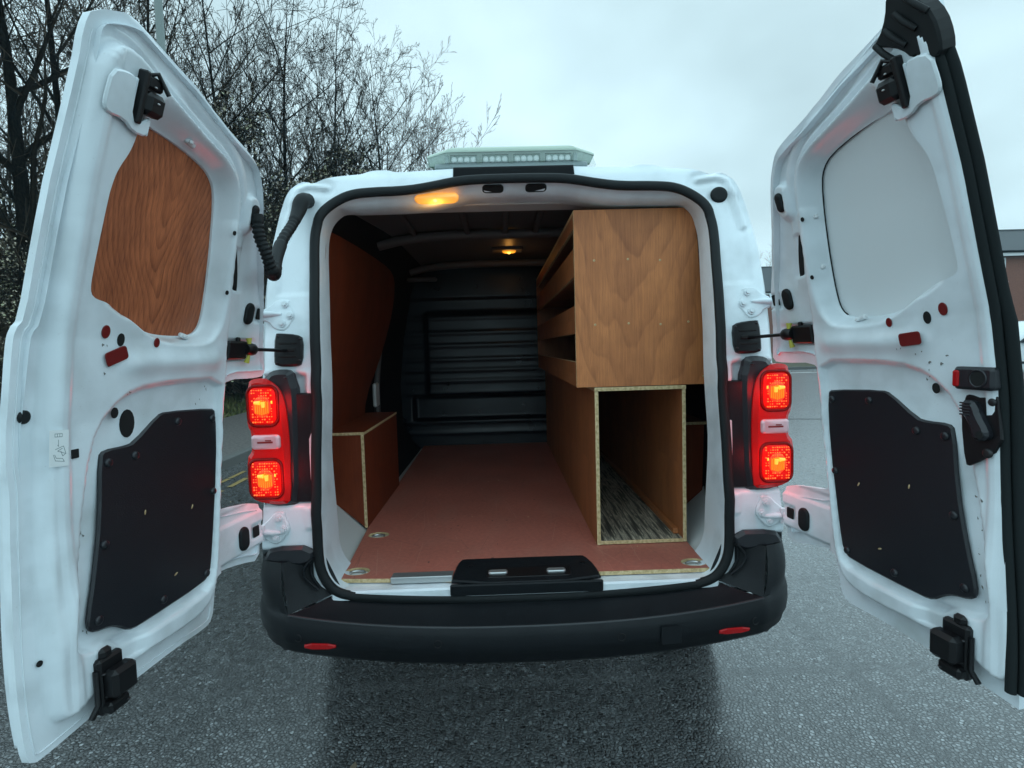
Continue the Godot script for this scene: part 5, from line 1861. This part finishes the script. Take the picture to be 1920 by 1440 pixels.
func build_plants() -> void:
	var brown := [lin(0.07, 0.055, 0.03), lin(0.05, 0.05, 0.022), lin(0.09, 0.06, 0.03)]
	var olive := [lin(0.16, 0.14, 0.06), lin(0.18, 0.14, 0.07), lin(0.20, 0.14, 0.08), lin(0.13, 0.125, 0.05), lin(0.17, 0.12, 0.075)]
	var tall := {"wig": 0.16, "lift": 0.10, "levels": 4, "kids": [17, 6, 4, 4], "spread": 40.0, "start": 0.22, "thin": 0.0055, "leaf": 0.0, "leaf_size": 0.9, "leaf_colors": brown, "lean": 0.1}
	var old := {"wig": 0.20, "lift": 0.04, "levels": 4, "kids": [16, 6, 5, 3], "spread": 52.0, "start": 0.16, "thin": 0.006, "leaf": 0.0, "leaf_size": 1.0, "leaf_colors": brown, "lean": 0.1}
	var whip := {"wig": 0.14, "lift": 0.14, "levels": 4, "kids": [11, 5, 4, 3], "spread": 34.0, "start": 0.25, "thin": 0.0055, "leaf": 0.0, "leaf_size": 0.8, "leaf_colors": brown, "lean": 0.22}
	var scrub := {"wig": 0.22, "lift": 0.06, "levels": 3, "kids": [18, 8, 8], "spread": 48.0, "start": 0.06, "thin": 0.0055, "leaf": 0.5, "leaf_size": 0.75, "leaf_colors": olive, "lean": 0.45, "foot": 0.6}
	var gname := "bare trees beyond the verge"
	var t_old := make_plant("old_tree", "", "tree", gname, 1, 14.0, 0.21, old, 101)
	var t_tall := make_plant("bare_tree", "", "tree", gname, 1, 12.5, 0.11, tall, 102)
	var t_tall2 := make_plant("bare_tree", "", "tree", gname, 1, 12.0, 0.10, tall, 103)
	var t_whip := make_plant("multi_stemmed_tree", "", "tree", gname, 4, 11.0, 0.07, whip, 104)
	var t_whip2 := make_plant("multi_stemmed_tree", "", "tree", gname, 5, 10.5, 0.06, whip, 105)
	var protos := [t_old, t_tall, t_tall2, t_whip, t_whip2]
	var used := {}
	# kind, bearing, distance, size, label
	var plan := [
		[0, -0.815, 10.5, 1.0, "thick-trunked old bare tree nearest the left door's free edge"],
		[0, -0.90, 13.5, 1.05, "old spreading bare tree at the far left edge of the view"],
		[2, -0.735, 12.0, 1.0, "slender bare tree rising just behind the top of the left door"],
		[3, -0.77, 16.0, 1.1, "clump of bare stems in the gap between the two old trees"],
		[0, -0.64, 15.5, 0.95, "old bare tree hidden up to its crown by the open left door"],
		[1, -0.60, 14.5, 1.0, "straight bare tree left of the lamp post"],
		[4, -0.52, 16.0, 1.1, "bare many-stemmed tree right behind the lamp post"],
		[1, -0.470, 17.0, 1.0, "bare tree with a forked top just right of the lamp post"],
		[3, -0.425, 18.5, 1.05, "bare many-stemmed tree over the sloping edge of the left door"],
		[2, -0.375, 18.0, 1.02, "tall thin bare tree with the highest tip left of the roof"],
		[4, -0.335, 20.0, 1.1, "bare clump between the tall thin tree and the van's roof corner"],
		[1, -0.285, 20.5, 1.02, "bare tree above the van's left roof corner"],
		[3, -0.235, 21.0, 1.12, "broad bare clump behind the left half of the van's roof"],
		[2, -0.185, 22.0, 0.98, "bare tree left of the light bar with twigs against the cloud"],
		[4, -0.145, 23.0, 1.02, "bare clump sloping down towards the light bar"],
		[1, -0.105, 24.5, 0.80, "smaller bare tree at the right end of the tree belt"],
		[3, -0.015, 31.0, 0.88, "sparse bare tree showing its tips above the light bar"],
		[4, -0.58, 20.0, 1.2, "bare clump in the second row behind the straight tree"],
		[3, -0.40, 23.0, 1.2, "bare clump in the second row behind the highest tree"],
		[1, -0.25, 25.0, 1.0, "second-row bare tree behind the broad clump"],
		[2, -0.68, 19.0, 1.1, "second-row bare tree behind the door-hidden old tree"],
		[4, -0.86, 18.0, 1.2, "second-row bare clump behind the far-left old tree"],
		[3, 0.475, 62.0, 1.0, "distant bare tree in the slit between van and right door"],
	]
	for k in plan.size():
		var q: Array = plan[k]
		var pr: Node3D = protos[q[0]]
		var sc: float = q[3]
		place_copy(pr, not used.has(q[0]), spot(q[1], q[2]), k * 2.1, Vector3(sc, sc, sc), q[4])
		used[q[0]] = true
	var s1 := make_plant("leafy_shrub", "", "shrub", "scrub below the bare trees", 7, 4.2, 0.035, scrub, 201)
	var s2 := make_plant("leafy_shrub", "", "shrub", "scrub below the bare trees", 8, 3.6, 0.03, scrub, 202)
	var sp := [
		[-0.92, 9.6, 0.62, "olive shrub at the foot of the far-left old tree"], [-0.83, 12.5, 0.8, "dark shrub between the left door's edge and the old trees"], [-0.74, 14.0, 1.0, "shrub behind the upper half of the left door's free edge"],
		[-0.62, 15.0, 1.0, "shrub wholly behind the open left door's window"], [-0.53, 15.8, 1.1, "leafy shrub in front of the clump at the lamp post"], [-0.455, 15.6, 1.25, "dense olive shrub beside the left door's hinge edge"],
		[-0.40, 16.5, 1.35, "dense olive shrub filling the gap between left door and van"], [-0.345, 17.5, 1.25, "leafy shrub above the van's left roof corner"], [-0.29, 19.0, 1.2, "leafy shrub showing over the left third of the roof"],
		[-0.23, 20.5, 1.15, "leafy shrub low behind the roof rib"], [-0.17, 22.0, 1.1, "last leafy shrub left of the light bar"], [-0.47, 20.0, 1.5, "tall shrub in the second row by the hinge edge"], [-0.36, 21.0, 1.6, "tall shrub in the second row over the roof corner"],
		[-0.88, 14.0, 1.0, "second-row shrub between the two old trees"], [-0.68, 17.0, 1.2, "second-row shrub behind the left door"], [-0.26, 23.0, 1.45, "tall shrub in the second row over the roof"],
	]
	for k in sp.size():
		var q: Array = sp[k]
		var first := k < 2
		var sc: float = q[2]
		place_copy([s1, s2][k % 2], first, spot(q[0], q[1]), k * 1.3, Vector3(sc * 1.25, sc * 1.22, sc * 1.25), q[3])

# ------------------------------------------------------------------ ground and surroundings
func slab_mesh(lo: Vector3, hi: Vector3) -> ArrayMesh:
	return box(hi - lo, 0.0, (hi + lo) / 2)

func build_ground() -> void:
	var st := stnew(0)
	quad(st, Vector3(-500, -0.06, -500), Vector3(500, -0.06, -500), Vector3(500, -0.06, 500), Vector3(-500, -0.06, 500), Vector3.UP)
	struct("ground", done(st), M.soil)
	st = stnew(0)
	quad(st, Vector3(-3.42, 0, -23.0), Vector3(70, 0, -23.0), Vector3(70, 0, 30), Vector3(-3.42, 0, 30), Vector3.UP)
	struct("road", done(st), M.asphalt)
	# pavement on the left and the verge behind it
	struct("pavement", slab_mesh(Vector3(-5.7, -0.05, -24), Vector3(-3.555, 0.10, 30)), M.pavement)
	struct("verge", slab_mesh(Vector3(-40, -0.05, -60), Vector3(-5.705, 0.09, 30)), M.soil)
	struct("far_verge", slab_mesh(Vector3(-5.7, -0.05, -60), Vector3(90, 0.09, -23.15)), M.soil)
	# kerb stones
	var kerb := Node3D.new()
	kerb.name = "kerb"
	kerb.set_meta("kind", "structure")
	add_child(kerb)
	var ks := box(Vector3(0.13, 0.20, 0.905), 0.012)
	for i in 18:
		part("kerb_stone", ks, M.kerb, kerb, Vector3(-3.485, 0.015 + 0.003 * sin(i * 2.3), 3.0 - i * 0.915))
	st = stnew(-1)
	box_to(st, Vector3(-3.485, 0.012, -18.3), Vector3(0.13, 0.2, 9.6), 0.012)
	box_to(st, Vector3(33.0, 0.012, -23.08), Vector3(73.0, 0.2, 0.13), 0.012)
	part("far_kerb", done(st), M.kerb, kerb)
	# worn double yellow lines, and white marks far off on the right
	var r := RandomNumberGenerator.new()
	r.seed = 4
	st = stnew(0)
	for x in [-3.12, -2.93]:
		var z := 3.0
		while z > -22.0:
			var l := r.randf_range(0.15, 0.6)
			var w := r.randf_range(0.025, 0.042)
			quad(st, Vector3(x - w, 0.004, z - l), Vector3(x + w, 0.004, z - l * r.randf_range(0.9, 1.0)), Vector3(x + w * r.randf_range(0.7, 1.0), 0.004, z), Vector3(x - w * r.randf_range(0.7, 1.0), 0.004, z), Vector3.UP)
			z -= l + r.randf_range(0.02, 0.16)
	struct("yellow_line", done(st), M.paint_yellow)
	st = stnew(0)
	quad(st, Vector3(9.5, 0.004, -20.6), Vector3(30, 0.004, -20.9), Vector3(30, 0.004, -20.72), Vector3(9.5, 0.004, -20.42), Vector3.UP)
	struct("white_line", done(st), M.paint_white)
	st = stnew(0)
	quad(st, Vector3(2.0, 0.004, -8.42), Vector3(9.0, 0.004, -6.62), Vector3(9.0, 0.004, -6.58), Vector3(2.0, 0.004, -8.38), Vector3.UP)
	struct("road_joint", done(st), M.rubber)
	# grass on the verge
	rng.seed = 77
	var v := PackedVector3Array()
	var n := PackedVector3Array()
	var c := PackedColorArray()
	var cols := [lin(0.11, 0.13, 0.035), lin(0.08, 0.105, 0.03), lin(0.15, 0.15, 0.05), lin(0.16, 0.13, 0.06), lin(0.06, 0.08, 0.025)]
	for k in 42000:
		var z := -2.0 - 18.0 * rng.randf()
		var x := -5.75 - 4.5 * pow(rng.randf(), 1.2)
		var a := rng.randf() * TAU
		var h := rng.randf_range(0.05, 0.20) * (0.6 + 0.9 * clampf(-x - 6.0, 0.0, 1.0))
		var b := Vector3(x, 0.085, z)
		var o := Vector3(cos(a), 0, sin(a))
		var tip := b + Vector3(rng.randf_range(-0.08, 0.08), h, rng.randf_range(-0.08, 0.08))
		var col: Color = cols[rng.randi() % 5]
		for q in [b - o * 0.012, tip, b + o * 0.012]:
			v.append(q)
			n.append(Vector3(0, 0.8, 0.6))
			c.append(col.srgb_to_linear())
	var arr := []
	arr.resize(Mesh.ARRAY_MAX)
	arr[Mesh.ARRAY_VERTEX] = v
	arr[Mesh.ARRAY_NORMAL] = n
	arr[Mesh.ARRAY_COLOR] = c
	var gm := ArrayMesh.new()
	gm.add_surface_from_arrays(Mesh.PRIMITIVE_TRIANGLES, arr)
	var go := part("grass", gm, M.grass, self)
	go.set_meta("kind", "stuff")
	go.set_meta("label", "rough green and straw-coloured grass on the verge beyond the pavement")

func build_litter() -> void:
	rng.seed = 31
	var cols := [lin(0.10, 0.06, 0.03), lin(0.06, 0.045, 0.03), lin(0.16, 0.11, 0.05), lin(0.03, 0.03, 0.03)]
	for k in 150:
		var x := rng.randf_range(-3.35, 3.5) if k % 3 == 0 else -3.4 + absf(rng.randfn(0.0, 0.5))
		var z := rng.randf_range(-9.0, 1.0)
		leaf(Vector3(x, 0.006, z), rng.randf_range(0.02, 0.05), cols[rng.randi() % 4])
	for k in 26:
		leaf(Vector3(rng.randf_range(-3.2, 3.0), 0.008, rng.randf_range(-6.0, 0.6)), rng.randf_range(0.008, 0.025), lin(0.6, 0.6, 0.58))
	for i in leaf_v.size():
		leaf_v[i].y = 0.004 + 0.35 * absf(leaf_v[i].y - 0.006)
	var o := part("fallen_leaves", leaf_mesh(), M.leaf, self)
	o.set_meta("kind", "stuff")
	o.set_meta("label", "scattered dead leaves and scraps of litter on the wet tarmac")

func build_street() -> void:
	var t := thing("street_lamp", "tall grey-green street lamp post rising behind the left door", "street lamp", Vector3(-5.4, 0.1, -7.7))
	part("post", tube(PackedVector3Array([Vector3(0, 0, 0), Vector3(0, 1.2, 0), Vector3(0, 1.25, 0), Vector3(0, 9.0, 0)]), [0.10, 0.10, 0.075, 0.055], 16), M.post, t)
	part("arm", tube(catmull(PackedVector3Array([Vector3(0, 8.9, 0), Vector3(0.1, 9.4, 0), Vector3(0.5, 9.6, 0), Vector3(1.0, 9.65, 0)]), 5), 0.03, 8), M.post, t)
	part("lamp_head", box(Vector3(0.6, 0.12, 0.22), 0.05, Vector3(1.2, 9.64, 0)), M.post, t)
	house("brick_house", "brown brick house with grey roof and satellite dish beyond the parked car", Vector3(24.45, 0.1, -28.0), 16.0, 8.0, 5.55, 7.3, true)
	house("brick_house", "distant brick house glimpsed between the van and the right door", Vector3(21.0, 0.1, -50.0), 12.0, 8.0, 5.6, 8.3, false)
	car()
	# low fence in front of the house
	t = thing("garden_fence", "low timber fence between the house and the road", "fence", Vector3(24.0, 0.09, -25.6))
	for i in 46:
		part("board", box(Vector3(0.14, 1.0, 0.02), 0.004, Vector3(i * 0.16, 0.5, 0)), M.ply_plain if i % 5 == 0 else M.bark, t)
	for y in [0.25, 0.8]:
		part("rail", box(Vector3(7.4, 0.07, 0.04), 0.004, Vector3(3.6, y, -0.04)), M.bark, t)

func house(called: String, label: String, at: Vector3, w: float, d: float, eave: float, ridge: float, dish: bool) -> void:
	var t := thing(called, label, "house", at, 0.0)
	var st := stnew(-1)
	var wl := Vector3(0, 0, 0)
	box_to(st, Vector3(w / 2, eave / 2, -d / 2), Vector3(w, eave, d), 0.0)
	tri(st, Vector3(0, eave, 0), Vector3(0, eave, -d), Vector3(0, ridge, -d / 2), Vector3.LEFT)
	tri(st, Vector3(w, eave, 0), Vector3(w, eave, -d), Vector3(w, ridge, -d / 2), Vector3.RIGHT)
	part("wall", done(st), M.brick, t)
	var slope := Vector2(d / 2 + 0.35, (ridge - eave) * (d / 2 + 0.35) / (d / 2))
	var rf := node_under("roof", t)
	for s in [1.0, -1.0]:
		var sl := part("roof_slope", box(Vector3(w + 0.5, 0.12, slope.length()), 0.01), M.roof_tile, rf, Vector3(w / 2, ridge - slope.y / 2 + 0.06, -d / 2 + s * slope.x / 2))
		sl.rotation.x = s * atan2(slope.y, slope.x)
	part("ridge", tube(PackedVector3Array([Vector3(-0.25, ridge + 0.12, -d / 2), Vector3(w + 0.25, ridge + 0.12, -d / 2)]), 0.09, 8), M.roof_tile, rf)
	part("chimney", box(Vector3(0.6, 1.3, 0.9), 0.02, Vector3(w * 0.7, ridge + 0.4, -d / 2)), M.brick, rf)
	part("fascia", box(Vector3(w + 0.45, 0.24, 0.04), 0.005, Vector3(w / 2, eave - 0.10, 0.36)), M.upvc, t)
	part("gutter", tube(PackedVector3Array([Vector3(-0.2, eave - 0.0, 0.44), Vector3(w + 0.2, eave - 0.0, 0.44)]), 0.06, 8), M.sticker_black, t)
	for i in int(w / 3.0):
		for fl in 2:
			var c := Vector3(2.05 + i * 3.0, 1.35 + fl * 3.3, 0.02)
			var wd := part("window", box(Vector3(1.25, 1.25, 0.05), 0.01), M.upvc, t, c)
			for k in 2:
				part("pane", box(Vector3(0.50, 1.05, 0.02), 0.003), M.window_glass, wd, Vector3(-0.29 + 0.58 * k, 0, 0.02))
			part("sill", box(Vector3(1.4, 0.07, 0.16), 0.01), M.upvc, wd, Vector3(0, -0.66, 0.05))
	if dish:
		var ds := part("satellite_dish", ball(0.32, 0.25), M.led_back, t, Vector3(2.62, 2.62, 0.30))
		ds.rotation.x = 1.2
		part("bracket", tube(PackedVector3Array([Vector3(0, 0, 0), Vector3(0, -0.3, -0.1)]), 0.02, 6), M.post, ds)

func car() -> void:
	# tall white car parked broadside, its nose to the left
	var t := thing("parked_car", "white tall parked car half hidden by the right door's edge", "car", Vector3(12.75, 0.0, -13.2), 0.0)
	var side := catmull_2(V2([0.0, 0.42, 0.02, 0.72, 0.18, 0.92, 0.95, 1.08, 1.15, 1.14, 2.0, 1.62, 2.5, 1.72, 3.4, 1.70, 3.95, 1.50, 4.12, 1.05, 4.15, 0.60, 4.08, 0.36, 3.6, 0.28, 0.6, 0.26, 0.1, 0.30]))
	var rows := []
	for k in [[0.0, 0.86], [-0.05, 0.96], [-0.20, 1.0], [-1.5, 1.0], [-1.65, 0.96], [-1.70, 0.86]]:
		var row := PackedVector3Array()
		for q in side:
			var inn := 0.22 * smooth(1.0, 1.75, q.y)
			row.append(Vector3(2.07 + (q.x - 2.07) * lerpf(1.0, k[1], 0.3), 0.9 + (q.y - 0.9) * k[1], (k[0] + 0.85) * (1.0 - inn) - 0.85))
		rows.append(row)
	var st := stnew(0)
	loft_to(st, rows, Vector3(2.07, 0.9, -0.85), true)
	for e in [[0, 1.0], [5, -1.0]]:
		var pr := PackedVector2Array()
		for q in rows[e[0]]:
			pr.append(Vector2(q.x, q.y))
		var ix := Geometry2D.triangulate_polygon(pr)
		for k in range(0, ix.size(), 3):
			tri(st, rows[e[0]][ix[k]], rows[e[0]][ix[k + 1]], rows[e[0]][ix[k + 2]], Vector3(0, 0, e[1]))
	part("body", done(st), M.car_paint, t)
	for w in [V2([1.32, 1.13, 1.62, 1.32, 1.66, 1.10]), V2([1.74, 1.10, 1.72, 1.36, 2.06, 1.54, 2.50, 1.58, 2.52, 1.10]), V2([2.62, 1.10, 2.60, 1.58, 3.30, 1.57, 3.55, 1.42, 3.62, 1.10])]:
		var wd := part("side_window", plate(w, 0.02, 0.004), M.window_glass, t, Vector3(0, 0, 0.02))
		wd.rotation.x = -0.22
		wd.position = Vector3(0, 0.0, 0.235)
	for x in [0.82, 3.35]:
		var wl := node_under("wheel", t)
		wl.position = Vector3(x, 0.32, -0.10)
		wl.rotation.x = PI / 2
		part("wheel_arch", cyl(0.38, 0.24, 28), M.dark_hole, wl)
		part("tyre", cyl(0.32, 0.26, 28), M.tyre, wl)
		part("rim", cyl(0.20, 0.275, 24), M.galv, wl)
	part("bumper_strip", box(Vector3(1.6, 0.07, 0.03), 0.01, Vector3(2.05, 0.55, 0.005)), M.plastic, t)
	part("mirror", box(Vector3(0.12, 0.12, 0.18), 0.03, Vector3(1.55, 1.18, 0.05)), M.car_paint, t)
	part("headlight", dome(rrect(0.30, 0.16, 0.06), 0.01, 0.02), M.led, t, Vector3(0.30, 0.80, -0.03))

func catmull_2(p: PackedVector2Array) -> PackedVector2Array:
	return chaikin(p, 2)

# ------------------------------------------------------------------ the scene
func _ready() -> void:
	var cam := Camera3D.new()
	cam.name = "camera"
	cam.fov = 68.78
	cam.near = 0.05
	cam.far = 2000.0
	cam.position = Vector3(-0.0653, 1.38, 1.84)
	cam.basis = Basis(Vector3.UP, -0.0195723) * Basis(Vector3.RIGHT, -0.0665758) * Basis(Vector3.BACK, -0.0282206)
	add_child(cam)
	cam.current = true
	var env := Environment.new()
	env.background_mode = Environment.BG_SKY
	var sm := PanoramaSkyMaterial.new()
	sm.panorama = sky_image()
	sm.energy_multiplier = 1.0
	env.sky = Sky.new()
	env.sky.sky_material = sm
	env.tonemap_mode = Environment.TONE_MAPPER_LINEAR
	env.tonemap_exposure = 1.0
	env.fog_enabled = true
	env.fog_density = 0.0012
	env.fog_light_color = Color(0.80, 0.92, 0.97)
	env.sdfgi_enabled = true
	env.ssao_enabled = true
	env.ssil_enabled = true
	var we := WorldEnvironment.new()
	we.name = "surroundings"
	we.environment = env
	add_child(we)
	var sun := DirectionalLight3D.new()
	sun.name = "daylight"
	sun.light_energy = 0.5
	sun.light_color = Color(0.78, 0.94, 1.0)
	sun.light_angular_distance = 168.0
	sun.rotation = Vector3(deg_to_rad(-80), deg_to_rad(8), 0)
	sun.shadow_enabled = true
	add_child(sun)
	make_materials()
	build_ground()
	build_street()
	build_litter()
	build_plants()
	build_van()
	build_doors()
	build_racking()
	build_light_bar()
